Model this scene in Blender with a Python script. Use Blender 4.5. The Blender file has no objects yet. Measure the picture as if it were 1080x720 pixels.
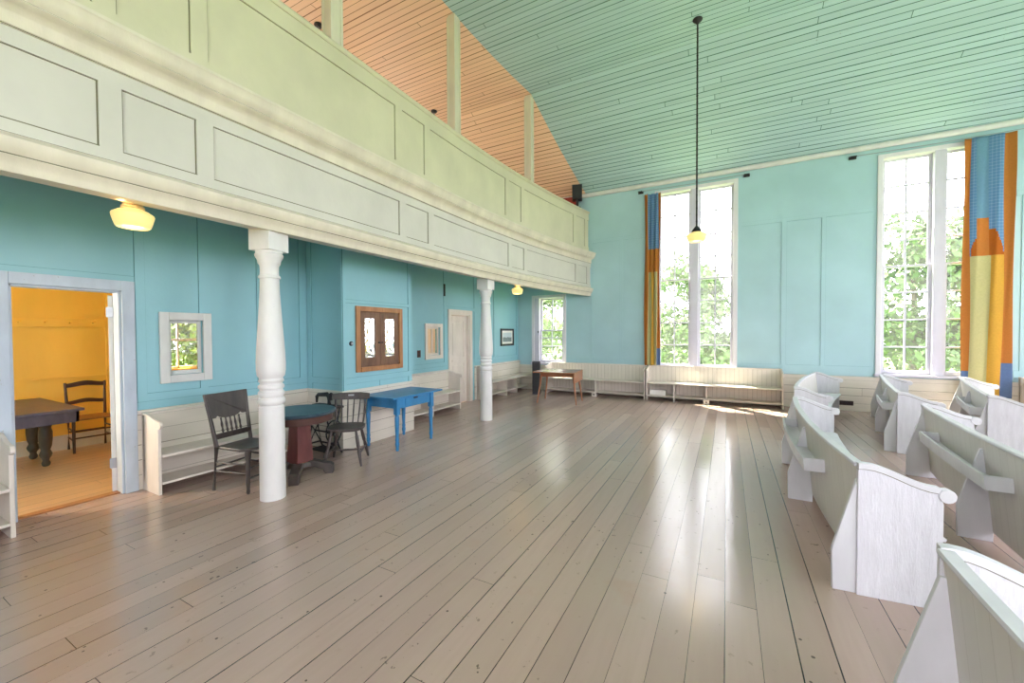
import bpy, math, random
from mathutils import Vector, Matrix
random.seed(7)
S = bpy.context.scene
COL = S.collection
PI = math.pi

# ------------------------------------------------------------------ camera
cam_d = bpy.data.cameras.new('camera')
cam = bpy.data.objects.new('camera', cam_d)
COL.objects.link(cam)
YAW, PIT, ROL, FPX, CAMH = 0.491292, -0.0206637, -0.00449357, 423.2154, 1.6
cam_d.sensor_width = 36.0
cam_d.lens = FPX * 36.0 / 1080.0
cam_d.clip_start = 0.02
_f = Vector((-math.sin(YAW) * math.cos(PIT), math.cos(YAW) * math.cos(PIT), math.sin(PIT)))
_r = Vector((math.cos(YAW), math.sin(YAW), 0))
_u = _r.cross(_f)
_r2 = math.cos(ROL) * _r + math.sin(ROL) * _u
_u2 = -math.sin(ROL) * _r + math.cos(ROL) * _u
cam.matrix_world = Matrix(((_r2.x, _u2.x, -_f.x, 0), (_r2.y, _u2.y, -_f.y, 0), (_r2.z, _u2.z, -_f.z, CAMH), (0, 0, 0, 1)))
S.camera = cam

# ------------------------------------------------------------------ light and exposure
S.view_settings.view_transform = 'Standard'
S.view_settings.look = 'None'
S.view_settings.exposure = 0.0
S.view_settings.gamma = 1.0
S.view_settings.use_curve_mapping = False
S.cycles.caustics_reflective = False
S.cycles.caustics_refractive = False
SKY = 9.0
SUN = 50.0
DAY = 0.68
w = bpy.data.worlds.new('sky'); S.world = w; w.use_nodes = True
_bg = w.node_tree.nodes['Background']
_bg.inputs[0].default_value = (0.94, 0.90, 1.0, 1)
_bg.inputs[1].default_value = SKY
sl = bpy.data.lights.new('sun', 'SUN'); so = bpy.data.objects.new('sun', sl); COL.objects.link(so)
sl.energy = SUN; sl.angle = math.radians(1.0); sl.color = (1.0, 0.88, 0.72)
so.rotation_euler = Vector((-0.30, 0.30, 1.0)).to_track_quat('Z', 'Y').to_euler()
# room dimensions
XL, XR, YB, YF = -5.35, 7.4, -3.2, 10.38      # partition, right wall, rear wall, window wall
XO = -8.25                                    # outer left wall behind the partition
ZCR, ZTOP, YFOLD, YFOLDB = 5.22, 6.67, 7.82, -0.64


def area(name, loc, direction, sx, sy, energy, color=(1.0, 0.885, 0.915), portal=False):
    l = bpy.data.lights.new(name, 'AREA'); o = bpy.data.objects.new(name, l); COL.objects.link(o)
    l.shape = 'RECTANGLE'; l.size = sx; l.size_y = sy; l.energy = energy; l.color = color
    l.cycles.is_portal = portal
    o.location = loc
    o.rotation_euler = Vector(direction).to_track_quat('-Z', 'Z').to_euler()
    return o


WIN_FRONT = [(-1.51, 0.15), (2.65, 4.31), (-4.84, -3.93)]
WZ0, WZ1 = 0.77, 4.98
WIN_REAR = [-0.7, 3.4]
WIN_RIGHT = [-0.6, 3.6, 7.8]
for x0, x1 in WIN_FRONT:
    zt = WZ1 if x0 > -3 else 2.60
    area('portal', ((x0 + x1) / 2, YF + 0.16, (WZ0 + zt) / 2), (0, -1, 0), x1 - x0, zt - WZ0, 1, portal=True)
for xc in WIN_REAR:
    area('daylight_fill', (xc, YB + 0.03, 2.9), (0, 1, 0), 1.6, 4.0, (125 if xc > 1 else 65) * DAY)
for yc in WIN_RIGHT:
    area('daylight_fill', (XR - 0.03, yc, 2.9), (-1, 0, 0), 1.6, 4.0, 150 * DAY, (0.97, 0.89, 1.0))
area('daylight_fill', (XO + 0.03, -1.2, 1.7), (1, 0.25, 0), 1.4, 1.6, 800 * DAY, (1.0, 0.93, 0.8))  # added fill lamp for the yellow room, no window behind it
area('daylight_fill', (XO + 0.05, 7.5, 1.7), (1, 0, 0), 1.2, 1.4, 170 * DAY, (1.0, 0.9, 0.85))  # added fill lamp in the back room, outer wall is solid here
area('daylight_fill', (-7.0, YB + 0.03, 4.8), (0.1, 1, 0.1), 1.2, 1.8, 60 * DAY, (1.0, 0.93, 0.86))  # added fill lamp at the gallery's rear end, no opening there
for yc in (1.5, 5.0, 8.3):
    area('daylight_fill', (XO + 0.03, yc, 4.75), (1, 0, 0.0), 1.0, 1.5, 60 * DAY, (1.0, 0.93, 0.86))  # added lamps brightening the gallery, outer wall has no windows up here

# ------------------------------------------------------------------ materials
def newmat(name):
    m = bpy.data.materials.new(name); m.use_nodes = True
    nt = m.node_tree
    return m, nt, nt.nodes['Principled BSDF']


def N(nt, typ, **kw):
    n = nt.nodes.new(typ)
    for k, v in kw.items():
        setattr(n, k, v)
    return n


def mth(nt, op, a, b=None, c=None):
    n = nt.nodes.new('ShaderNodeMath'); n.operation = op
    for i, v in enumerate((a, b, c)):
        if v is None:
            continue
        if isinstance(v, (int, float)):
            n.inputs[i].default_value = v
        else:
            nt.links.new(v, n.inputs[i])
    return n.outputs[0]


def mixc(nt, fac, a, b):
    n = nt.nodes.new('ShaderNodeMix'); n.data_type = 'RGBA'
    for s, v in ((0, fac), (6, a), (7, b)):
        if isinstance(v, (int, float)):
            n.inputs[s].default_value = v
        elif isinstance(v, tuple):
            n.inputs[s].default_value = (*v, 1) if len(v) == 3 else v
        else:
            nt.links.new(v, n.inputs[s])
    return n.outputs[2]


def ramp(nt, fac, p0, p1):
    n = nt.nodes.new('ShaderNodeMapRange'); n.clamp = True
    nt.links.new(fac, n.inputs[0])
    n.inputs[1].default_value = p0; n.inputs[2].default_value = p1
    return n.outputs[0]


def noise(nt, scale, vec=None, detail=3.0, rough=0.55):
    n = nt.nodes.new('ShaderNodeTexNoise')
    n.inputs['Scale'].default_value = scale; n.inputs['Detail'].default_value = detail
    n.inputs['Roughness'].default_value = rough
    if vec is not None:
        nt.links.new(vec, n.inputs['Vector'])
    return n.outputs[0]


def coords(nt, out='Object', scale=None):
    t = nt.nodes.new('ShaderNodeTexCoord')
    if scale is None:
        return t.outputs[out]
    mp = nt.nodes.new('ShaderNodeMapping'); mp.inputs['Scale'].default_value = scale
    nt.links.new(t.outputs[out], mp.inputs['Vector'])
    return mp.outputs[0]


def paint(name, col, rough=0.5, var=0.10, chips=None, chip_amt=0.0, stretch=(1, 1, 0.35), spec=0.4, bump=0.12, scale=6.0):
    """old brushed paint: slight mottling, a little relief, optional chipped spots of another colour"""
    m, nt, p = newmat(name)
    v = coords(nt, 'Object', stretch)
    n1 = noise(nt, scale, v, 4)
    dark = tuple(c * (1 - var * 1.6) for c in col); lite = tuple(min(1, c * (1 + var)) for c in col)
    c = mixc(nt, ramp(nt, n1, 0.3, 0.7), dark, lite)
    if chips:
        n2 = noise(nt, 34, coords(nt), 4, 0.7)
        c = mixc(nt, ramp(nt, n2, 0.70 - chip_amt, 0.74 - chip_amt), c, chips)
    nt.links.new(c, p.inputs['Base Color'])
    p.inputs['Roughness'].default_value = rough
    p.inputs['Specular IOR Level'].default_value = spec
    b = N(nt, 'ShaderNodeBump'); b.inputs['Strength'].default_value = bump; b.inputs['Distance'].default_value = 0.01
    nt.links.new(noise(nt, 45, v, 3), b.inputs['Height']); nt.links.new(b.outputs[0], p.inputs['Normal'])
    return m


def boards(name, col, width, length, gap, gapcol, rough=0.5, var=0.08, gapvar=1.0, spec=0.4, wear=None, specks=None, bumpd=0.004, tint=None, nails=False):
    """boards laid along U with width across V (UV in metres)"""
    m, nt, p = newmat(name)
    tc = nt.nodes.new('ShaderNodeTexCoord'); sp = nt.nodes.new('ShaderNodeSeparateXYZ')
    nt.links.new(tc.outputs['UV'], sp.inputs[0])
    U, V = sp.outputs[0], sp.outputs[1]
    wob = mth(nt, 'MULTIPLY', mth(nt, 'SUBTRACT', noise(nt, 0.7, tc.outputs['UV'], 2), 0.5), gap * 1.2)
    b = mth(nt, 'DIVIDE', mth(nt, 'ADD', V, wob), width)
    idx = mth(nt, 'FLOOR', b)
    fr = mth(nt, 'FRACT', b)
    d = mth(nt, 'MULTIPLY', mth(nt, 'MINIMUM', fr, mth(nt, 'SUBTRACT', 1.0, fr)), width)
    wn = nt.nodes.new('ShaderNodeTexWhiteNoise'); wn.noise_dimensions = '1D'
    nt.links.new(idx, wn.inputs['W'])
    wn2 = nt.nodes.new('ShaderNodeTexWhiteNoise'); wn2.noise_dimensions = '1D'
    nt.links.new(mth(nt, 'FLOOR', mth(nt, 'ADD', b, 0.5)), wn2.inputs['W'])
    mp = nt.nodes.new('ShaderNodeMapping'); mp.inputs['Scale'].default_value = (1.3, 9, 1)
    nt.links.new(tc.outputs['UV'], mp.inputs['Vector'])
    gn = noise(nt, 1.0, mp.outputs[0], 3)
    gw = mth(nt, 'MULTIPLY', mth(nt, 'ADD', 1.0 - 0.62 * gapvar, mth(nt, 'MULTIPLY', mth(nt, 'MULTIPLY', wn2.outputs[0], gn), 2.6 * gapvar)), gap)
    m1 = mth(nt, 'LESS_THAN', d, gw)
    t = mth(nt, 'ADD', mth(nt, 'DIVIDE', U, length), mth(nt, 'MULTIPLY', wn.outputs[0], 7.31))
    f2 = mth(nt, 'FRACT', t)
    d2 = mth(nt, 'MULTIPLY', mth(nt, 'MINIMUM', f2, mth(nt, 'SUBTRACT', 1.0, f2)), length)
    m2 = mth(nt, 'LESS_THAN', d2, gap * 0.75)
    mask = mth(nt, 'MAXIMUM', m1, m2)
    seg = nt.nodes.new('ShaderNodeTexWhiteNoise'); seg.noise_dimensions = '2D'
    cv = nt.nodes.new('ShaderNodeCombineXYZ')
    nt.links.new(idx, cv.inputs[0]); nt.links.new(mth(nt, 'FLOOR', t), cv.inputs[1]); nt.links.new(cv.outputs[0], seg.inputs['Vector'])
    dark = tuple(c * (1 - var) for c in col); lite = tuple(min(1, c * (1 + var)) for c in col)
    c = mixc(nt, seg.outputs[0], dark, lite)
    mp2 = nt.nodes.new('ShaderNodeMapping'); mp2.inputs['Scale'].default_value = (2.0, 22, 1)
    nt.links.new(tc.outputs['UV'], mp2.inputs['Vector'])
    g = noise(nt, 1.2, mp2.outputs[0], 4)
    c = mixc(nt, mth(nt, 'MULTIPLY', ramp(nt, g, 0.35, 0.75), 0.35), c, tuple(x * 0.86 for x in col))
    if tint:
        c = mixc(nt, mth(nt, 'MULTIPLY', ramp(nt, noise(nt, 0.55, tc.outputs['UV'], 4), tint[1], tint[2]), tint[3]), c, tint[0])
    if wear:
        c = mixc(nt, mth(nt, 'MULTIPLY', ramp(nt, noise(nt, 1.1, tc.outputs['UV'], 6, 0.65), wear[1], wear[1] + 0.12), wear[2]), c, wear[0])
    if specks:
        s1 = ramp(nt, noise(nt, 16, tc.outputs['UV'], 5, 0.6), specks[1], specks[1] + 0.03)
        s2 = ramp(nt, noise(nt, 0.9, tc.outputs['UV'], 2), 0.42, 0.62)
        c = mixc(nt, mth(nt, 'MULTIPLY', mth(nt, 'MULTIPLY', s1, s2), 0.75), c, specks[0])
    if nails:
        vo = nt.nodes.new('ShaderNodeTexVoronoi'); vo.inputs['Scale'].default_value = 7.0
        nt.links.new(tc.outputs['UV'], vo.inputs['Vector'])
        kk = mth(nt, 'LESS_THAN', vo.outputs['Distance'], mth(nt, 'MULTIPLY', noise(nt, 2.2, tc.outputs['UV'], 2), 0.105))
        kk = mth(nt, 'MULTIPLY', kk, mth(nt, 'GREATER_THAN', noise(nt, 1.4, tc.outputs['UV'], 3), 0.46))
        c = mixc(nt, mth(nt, 'MULTIPLY', kk, 0.8), c, specks[0])
    c = mixc(nt, mask, c, gapcol)
    nt.links.new(c, p.inputs['Base Color'])
    rr = mth(nt, 'ADD', rough, mth(nt, 'MULTIPLY', mth(nt, 'SUBTRACT', noise(nt, 2.2, tc.outputs['UV'], 5), 0.5), 0.20))
    if nails:
        rr = mth(nt, 'ADD', mth(nt, 'ADD', rough - 0.07, mth(nt, 'MULTIPLY', seg.outputs[0], 0.16)), mth(nt, 'MULTIPLY', mth(nt, 'SUBTRACT', noise(nt, 3.0, tc.outputs['UV'], 6, 0.65), 0.5), 0.16))
        rr = mth(nt, 'MINIMUM', mth(nt, 'MAXIMUM', rr, 0.13), 0.255)
    nt.links.new(rr, p.inputs['Roughness'])
    p.inputs['Specular IOR Level'].default_value = spec
    h = mth(nt, 'ADD', mth(nt, 'MULTIPLY', mth(nt, 'SUBTRACT', 1.0, mask), 1.0), mth(nt, 'ADD', mth(nt, 'MULTIPLY', g, 0.25), mth(nt, 'MULTIPLY', noise(nt, 11, tc.outputs['UV'], 3), 0.35)))
    bp = N(nt, 'ShaderNodeBump'); bp.inputs['Strength'].default_value = 0.5; bp.inputs['Distance'].default_value = bumpd
    nt.links.new(h, bp.inputs['Height']); nt.links.new(bp.outputs[0], p.inputs['Normal'])
    return m


def wood(name, c0, c1, rough=0.45, scale=(3, 3, 22), spec=0.4):
    m, nt, p = newmat(name)
    v = coords(nt, 'Object', scale)
    n = noise(nt, 1.6, v, 5, 0.6)
    nt.links.new(mixc(nt, ramp(nt, n, 0.3, 0.7), c0, c1), p.inputs['Base Color'])
    p.inputs['Roughness'].default_value = rough
    p.inputs['Specular IOR Level'].default_value = spec
    return m


def plain(name, col, rough=0.5, metal=0.0, emit=None, es=1.0):
    m, nt, p = newmat(name)
    n = noise(nt, 14, coords(nt), 3)
    nt.links.new(mixc(nt, n, tuple(c * 0.9 for c in col), tuple(min(1, c * 1.1) for c in col)), p.inputs['Base Color'])
    p.inputs['Roughness'].default_value = rough; p.inputs['Metallic'].default_value = metal
    if emit:
        p.inputs['Emission Color'].default_value = (*emit, 1); p.inputs['Emission Strength'].default_value = es
    return m


def glass(name, tint=(1, 1, 1), dust=0.018):
    """thin old window glass: mostly clear, faint reflection"""
    m, nt, p = newmat(name)
    nt.nodes.remove(p)
    tr = N(nt, 'ShaderNodeBsdfTransparent'); tr.inputs[0].default_value = (*tint, 1)
    gl = N(nt, 'ShaderNodeBsdfGlossy'); gl.inputs['Roughness'].default_value = 0.02
    bp = N(nt, 'ShaderNodeBump'); bp.inputs['Strength'].default_value = 0.15; bp.inputs['Distance'].default_value = 0.02
    nt.links.new(noise(nt, 5, coords(nt), 2), bp.inputs['Height']); nt.links.new(bp.outputs[0], gl.inputs['Normal'])
    fr = N(nt, 'ShaderNodeFresnel'); fr.inputs[0].default_value = 1.45
    mx = N(nt, 'ShaderNodeMixShader')
    ge = N(nt, 'ShaderNodeNewGeometry')
    nt.links.new(mth(nt, 'MULTIPLY', mth(nt, 'MULTIPLY', fr.outputs[0], mth(nt, 'SUBTRACT', 1.0, ge.outputs['Backfacing'])), 0.6), mx.inputs[0]); nt.links.new(tr.outputs[0], mx.inputs[1]); nt.links.new(gl.outputs[0], mx.inputs[2])
    tl = N(nt, 'ShaderNodeBsdfTranslucent'); tl.inputs[0].default_value = (0.95, 0.95, 0.95, 1)
    m2 = N(nt, 'ShaderNodeMixShader'); m2.inputs[0].default_value = dust
    nt.links.new(mx.outputs[0], m2.inputs[1]); nt.links.new(tl.outputs[0], m2.inputs[2])
    nt.links.new(m2.outputs[0], nt.nodes['Material Output'].inputs[0])
    return m


M = {}
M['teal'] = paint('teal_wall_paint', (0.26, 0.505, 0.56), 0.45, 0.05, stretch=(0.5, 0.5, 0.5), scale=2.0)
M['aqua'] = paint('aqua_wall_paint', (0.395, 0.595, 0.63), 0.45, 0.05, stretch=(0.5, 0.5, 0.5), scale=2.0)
M['teal_gap'] = plain('teal_shadow_gap', (0.07, 0.22, 0.24), 0.8)
M['yellow'] = paint('yellow_wall_paint', (0.92, 0.54, 0.10), 0.5, 0.05, scale=2.0)
M['pinkroom'] = paint('blush_wall_paint', (0.80, 0.62, 0.48), 0.5, 0.05, scale=2.0)
M['cream'] = paint('cream_paint', (0.70, 0.635, 0.56), 0.45, 0.06, chips=(0.45, 0.40, 0.30), chip_amt=0.0)
M['white'] = paint('white_paint', (0.70, 0.69, 0.67), 0.42, 0.05, chips=(0.40, 0.36, 0.30), chip_amt=-0.02)
M['pew'] = paint('pew_white_paint', (0.68, 0.68, 0.71), 0.45, 0.05, chips=(0.5, 0.46, 0.4), chip_amt=-0.02)
M['pew_aged'] = paint('pew_grained_paint', (0.68, 0.68, 0.72), 0.5, 0.05, stretch=(3, 3, 0.5), bump=0.5, scale=10)
M['par_up'] = paint('parapet_celery_paint', (0.60, 0.56, 0.40), 0.45, 0.06, stretch=(0.6, 0.6, 0.5), scale=3)
M['par_lo'] = paint('parapet_ivory_paint', (0.58, 0.555, 0.49), 0.45, 0.05, stretch=(0.6, 0.6, 0.5), scale=3)
M['mould'] = paint('moulding_cream_paint', (0.66, 0.60, 0.48), 0.42, 0.06)
M['groove_shade'] = plain('dark_groove_shade', (0.17, 0.155, 0.10), 0.9)  # joint colour, also the shade line painted under the pew caps
M['floor'] = boards('floor_boards', (0.45, 0.322, 0.272), 0.162, 3.6, 0.0021, (0.035, 0.025, 0.02), rough=0.21, var=0.09, spec=0.7, nails=True,
                    wear=((0.45, 0.27, 0.20), 0.60, 0.45), specks=((0.07, 0.055, 0.045), 0.645), tint=((0.46, 0.36, 0.29), 0.45, 0.7, 0.5))
M['floor_y'] = boards('side_room_floor_boards', (0.60, 0.40, 0.25), 0.162, 3.6, 0.0020, (0.05, 0.03, 0.02), rough=0.32, var=0.07)
M['ceil'] = boards('mint_ceiling_boards', (0.41, 0.575, 0.59), 0.106, 6.5, 0.0060, (0.05, 0.14, 0.11), rough=0.42, var=0.06, gapvar=0.6, bumpd=0.006,
                   wear=((0.55, 0.66, 0.55), 0.66, 0.6), specks=((0.16, 0.16, 0.10), 0.68))
M['ceil_p'] = boards('peach_ceiling_boards', (0.84, 0.58, 0.40), 0.106, 6.5, 0.0060, (0.22, 0.09, 0.04), rough=0.5, var=0.05, gapvar=0.7, bumpd=0.006)
M['wains'] = boards('cream_wainscot_boards', (0.68, 0.63, 0.54), 0.155, 4.5, 0.0028, (0.22, 0.19, 0.13), rough=0.45, var=0.04, gapvar=0.7)
M['wains_v'] = boards('cream_matchboard', (0.68, 0.63, 0.55), 0.088, 9.0, 0.0020, (0.26, 0.22, 0.16), rough=0.45, var=0.03, gapvar=0.6)
M['pew_v'] = boards('pew_matchboard', (0.64, 0.62, 0.58), 0.10, 9.0, 0.0009, (0.42, 0.40, 0.35), rough=0.45, var=0.03, gapvar=0.4, bumpd=0.002)
M['glass'] = glass('window_glass', (0.97, 1.0, 0.98))
M['sash'] = paint('sash_white_paint', (0.62, 0.60, 0.68), 0.4, 0.04)
M['sash_l'] = paint('window_casing_paint', (0.74, 0.72, 0.74), 0.4, 0.04)
M['casing'] = paint('casing_grey_paint', (0.62, 0.63, 0.60), 0.45, 0.06)
M['casing_b'] = paint('casing_pale_blue_paint', (0.47, 0.54, 0.62), 0.45, 0.08, chips=(0.3, 0.26, 0.22), chip_amt=0.03)
M['brown'] = wood('brown_stained_wood', (0.30, 0.13, 0.05), (0.46, 0.22, 0.09), 0.4, (8, 8, 2))
M['brown_d'] = wood('dark_casement_wood', (0.11, 0.055, 0.03), (0.22, 0.11, 0.06), 0.45, (10, 10, 2))
M['dark'] = wood('dark_brown_wood', (0.035, 0.028, 0.026), (0.075, 0.058, 0.050), 0.42, (6, 6, 2))
M['dark_r'] = wood('dark_red_brown_wood', (0.045, 0.018, 0.014), (0.085, 0.035, 0.026), 0.4, (6, 6, 2))
M['rush'] = wood('caned_seat', (0.22, 0.10, 0.04), (0.36, 0.18, 0.07), 0.6, (60, 60, 8))
M['maroon'] = wood('maroon_painted_wood', (0.10, 0.028, 0.026), (0.16, 0.045, 0.04), 0.4, (8, 8, 2))
M['slate'] = wood('slate_table_paint', (0.02, 0.045, 0.062), (0.04, 0.075, 0.10), 0.32, (3, 9, 3))
M['blue'] = paint('bright_blue_paint', (0.035, 0.20, 0.41), 0.35, 0.12, chips=(0.02, 0.06, 0.14), chip_amt=0.0)
M['teak'] = wood('teak_table_wood', (0.30, 0.12, 0.055), (0.44, 0.20, 0.10), 0.25, (3, 18, 3))
M['purple'] = wood('dark_plum_table_wood', (0.035, 0.026, 0.05), (0.075, 0.055, 0.085), 0.35, (3, 9, 3))
M['black'] = plain('black_satin', (0.012, 0.013, 0.018), 0.45)
M['iron'] = plain('black_cast_iron', (0.02, 0.02, 0.022), 0.5, 0.3)
M['steel'] = plain('grey_steel', (0.35, 0.36, 0.37), 0.35, 0.9)
M['red'] = plain('brick_red_paint', (0.30, 0.035, 0.02), 0.5)
M['lamp'] = plain('opal_glass', (0.50, 0.40, 0.16), 0.3, 0, (1.0, 0.78, 0.28), 0.80)
M['cream_met'] = plain('cream_fitter', (0.75, 0.6, 0.4), 0.4)
M['paper'] = plain('white_card', (0.85, 0.82, 0.78), 0.6)
M['bark'] = wood('tree_bark', (0.10, 0.075, 0.05), (0.2, 0.16, 0.12), 0.8)
M['grass'] = plain('meadow_grass', (0.16, 0.26, 0.06), 0.9)
for i, c in enumerate([(0.10, 0.15, 0.05), (0.13, 0.18, 0.06), (0.08, 0.13, 0.045)]):
    mm = plain('leaf_green_%d' % i, c, 0.6); M['leaf%d' % i] = mm


# ------------------------------------------------------------------ mesh builder
class MB:
    def __init__(s):
        s.v = []; s.f = []; s.m = []; s.uv = {}

    def add(s, vs, fs, mi=0, T=None, uvs=None):
        o = len(s.v)
        s.v += [tuple(T @ Vector(p)) if T else tuple(p) for p in vs]
        for k, f in enumerate(fs):
            if uvs:
                s.uv[len(s.f)] = uvs[k]
            s.f.append(tuple(i + o for i in f)); s.m.append(mi)
        return s

    def box(s, a, b, mi=0, T=None, uvax=None):
        x0, y0, z0 = a; x1, y1, z1 = b
        vs = [(x0, y0, z0), (x1, y0, z0), (x1, y1, z0), (x0, y1, z0), (x0, y0, z1), (x1, y0, z1), (x1, y1, z1), (x0, y1, z1)]
        fs = [(0, 3, 2, 1), (4, 5, 6, 7), (0, 1, 5, 4), (1, 2, 6, 5), (2, 3, 7, 6), (3, 0, 4, 7)]
        uvs = None
        if uvax:
            uvs = [[(vs[i]['xyz'.index(uvax[0])], vs[i]['xyz'.index(uvax[1])]) for i in f] for f in fs]
        return s.add(vs, fs, mi, T, uvs)

    def prism(s, poly, axis, a, b, mi=0, T=None):
        """polygon extruded along axis ('x': poly is (y,z); 'y': (x,z); 'z': (x,y))"""
        def P(p, t):
            return (t, p[0], p[1]) if axis == 'x' else ((p[0], t, p[1]) if axis == 'y' else (p[0], p[1], t))
        n = len(poly)
        vs = [P(p, a) for p in poly] + [P(p, b) for p in poly]
        fs = [tuple(range(n)), tuple(range(2 * n - 1, n - 1, -1))] + [(i, i + n, (i + 1) % n + n, (i + 1) % n) for i in range(n)]
        return s.add(vs, fs, mi, T)

    def lathe(s, prof, seg=24, mi=0, T=None, cap=True):
        vs = []; fs = []
        for r, z in prof:
            for k in range(seg):
                a = 2 * PI * k / seg
                vs.append((r * math.cos(a), r * math.sin(a), z))
        for i in range(len(prof) - 1):
            for k in range(seg):
                k2 = (k + 1) % seg
                fs.append((i * seg + k, i * seg + k2, (i + 1) * seg + k2, (i + 1) * seg + k))
        if cap:
            fs.append(tuple(range(seg - 1, -1, -1))); o = (len(prof) - 1) * seg
            fs.append(tuple(range(o, o + seg)))
        return s.add(vs, fs, mi, T)

    def tube(s, pts, r, seg=8, mi=0, T=None):
        """round bar through points; r may be a list"""
        pts = [Vector(p) for p in pts]; n = len(pts)
        R = r if isinstance(r, (list, tuple)) else [r] * n
        vs = []; fs = []
        for i, p in enumerate(pts):
            d = (pts[min(i + 1, n - 1)] - pts[max(i - 1, 0)]).normalized()
            u = d.cross(Vector((0, 0, 1)))
            if u.length < 1e-3:
                u = d.cross(Vector((0, 1, 0)))
            u.normalize(); q = d.cross(u)
            for k in range(seg):
                a = 2 * PI * k / seg
                vs.append(p + R[i] * (math.cos(a) * u + math.sin(a) * q))
        for i in range(n - 1):
            for k in range(seg):
                k2 = (k + 1) % seg
                fs.append((i * seg + k, (i + 1) * seg + k, (i + 1) * seg + k2, i * seg + k2))
        fs.append(tuple(range(seg))); fs.append(tuple(range(n * seg - 1, (n - 1) * seg - 1, -1)))
        return s.add([tuple(v) for v in vs], fs, mi, T)

    def sweep(s, frames, sec, mi=0, closed=True, vscale=1.0):
        """section points (s,z) placed by frames(i)->func; frames = list of (origin, dir) in plan"""
        n = len(frames); k = len(sec); vs = []; fs = []; uvs = []
        L = [0.0]
        for i in range(1, n):
            L.append(L[-1] + (Vector(frames[i][0]) - Vector(frames[i - 1][0])).length)
        acc = [0.0]
        for j in range(1, k + 1):
            a = sec[j % k]; b = sec[j - 1]; acc.append(acc[-1] + math.hypot(a[0] - b[0], a[1] - b[1]))
        for (o, d) in frames:
            for a, z in sec:
                vs.append((o[0] + d[0] * a, o[1] + d[1] * a, z))
        jj = k if closed else k - 1
        for i in range(n - 1):
            for j in range(jj):
                j2 = (j + 1) % k
                fs.append((i * k + j, (i + 1) * k + j, (i + 1) * k + j2, i * k + j2))
                uvs.append([(acc[j], L[i]), (acc[j], L[i + 1]), (acc[j + 1], L[i + 1]), (acc[j + 1], L[i])])
        if closed:
            fs.append(tuple(range(k))); fs.append(tuple(range(n * k - 1, (n - 1) * k - 1, -1)))
            uvs.append([(0, 0)] * k); uvs.append([(0, 0)] * k)
        return s.add(vs, fs, mi, None, uvs)

    def build(s, name, mats, parent=None, bevel=0.0, smooth=False, loc=None, rotz=None):
        me = bpy.data.meshes.new(name)
        me.from_pydata(s.v, [], s.f)
        if not isinstance(mats, (list, tuple)):
            mats = [mats]
        for m in mats:
            me.materials.append(m)
        me.polygons.foreach_set('material_index', s.m)
        if s.uv:
            l = me.uv_layers.new(name='UVMap')
            for pi, uv in s.uv.items():
                pol = me.polygons[pi]
                for q, li in enumerate(pol.loop_indices):
                    l.data[li].uv = uv[q]
        me.update()
        import bmesh
        bm = bmesh.new(); bm.from_mesh(me); bmesh.ops.recalc_face_normals(bm, faces=bm.faces); bm.to_mesh(me); bm.free()
        if smooth:
            for p in me.polygons:
                p.use_smooth = True
            me.set_sharp_from_angle(angle=math.radians(38))
        o = bpy.data.objects.new(name, me); COL.objects.link(o)
        if parent:
            o.parent = parent
        if loc:
            o.location = loc
        if rotz:
            o.rotation_euler = (0, 0, rotz)
        if bevel:
            b = o.modifiers.new('bevel', 'BEVEL'); b.width = bevel; b.segments = 2; b.limit_method = 'ANGLE'
        return o


def tag(o, label, cat, group=None, kind=None):
    o['label'] = label; o['category'] = cat
    if group: o['group'] = group
    if kind: o['kind'] = kind
    return o


def thing(name, label, cat, loc=(0, 0, 0), rotz=0.0, group=None):
    o = bpy.data.objects.new(name, None); COL.objects.link(o); o.empty_display_size = 0.1
    o.location = loc; o.rotation_euler = (0, 0, rotz)
    return tag(o, label, cat, group, 'thing')


def struct(o):
    o['kind'] = 'structure'; return o


def sempty(name, loc=(0, 0, 0), rotz=0.0):
    o = bpy.data.objects.new(name, None); COL.objects.link(o); o.empty_display_size = 0.1
    o.location = loc; o.rotation_euler = (0, 0, rotz)
    o['kind'] = 'structure'; return o


def holed(mb, axis, t0, t1, u0, u1, z0, z1, holes, mi=0):
    """wall slab with rectangular holes. axis 'y': slab thickness along y, u = x; axis 'x': thickness along x, u = y"""
    us = sorted(set([u0, u1] + [h[0] for h in holes] + [h[1] for h in holes])); us = [q for q in us if u0 <= q <= u1]
    zs = sorted(set([z0, z1] + [h[2] for h in holes] + [h[3] for h in holes])); zs = [q for q in zs if z0 <= q <= z1]
    for i in range(len(us) - 1):
        run = None
        for j in range(len(zs) - 1):
            uc, zc = (us[i] + us[i + 1]) / 2, (zs[j] + zs[j + 1]) / 2
            hole = any(h[0] < uc < h[1] and h[2] < zc < h[3] for h in holes)
            if not hole and run is None: run = zs[j]
            if (hole or j == len(zs) - 2) and run is not None:
                zt = zs[j] if hole else zs[j + 1]
                if axis == 'y': mb.box((us[i], t0, run), (us[i + 1], t1, zt), mi)
                else: mb.box((t0, us[i], run), (t1, us[i + 1], zt), mi)
                run = None


# ------------------------------------------------------------------ gallery plan curve
def F(y):
    return -3.75 + (0.575 * ((y - 5.0) / 5.38) ** 2 if y > 5.0 else 0.0)


def frames_y(y0, y1, n, off=0.0):
    out = []
    for i in range(n + 1):
        y = y0 + (y1 - y0) * i / n
        out.append(((F(y) + off, y), (1.0, 0.0)))
    return out

# ------------------------------------------------------------------ the shell
mb = MB(); mb.box((XL - 0.06, YB, -0.15), (XR, YF, 0.0), 0, None, 'yx')
struct(mb.build('floor', M['floor']))
mb = MB(); mb.box((XO, YB, -0.15), (XL - 0.06, YF, -0.012), 0, None, 'yx')
struct(mb.build('floor_side_room', M['floor_y']))

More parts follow.
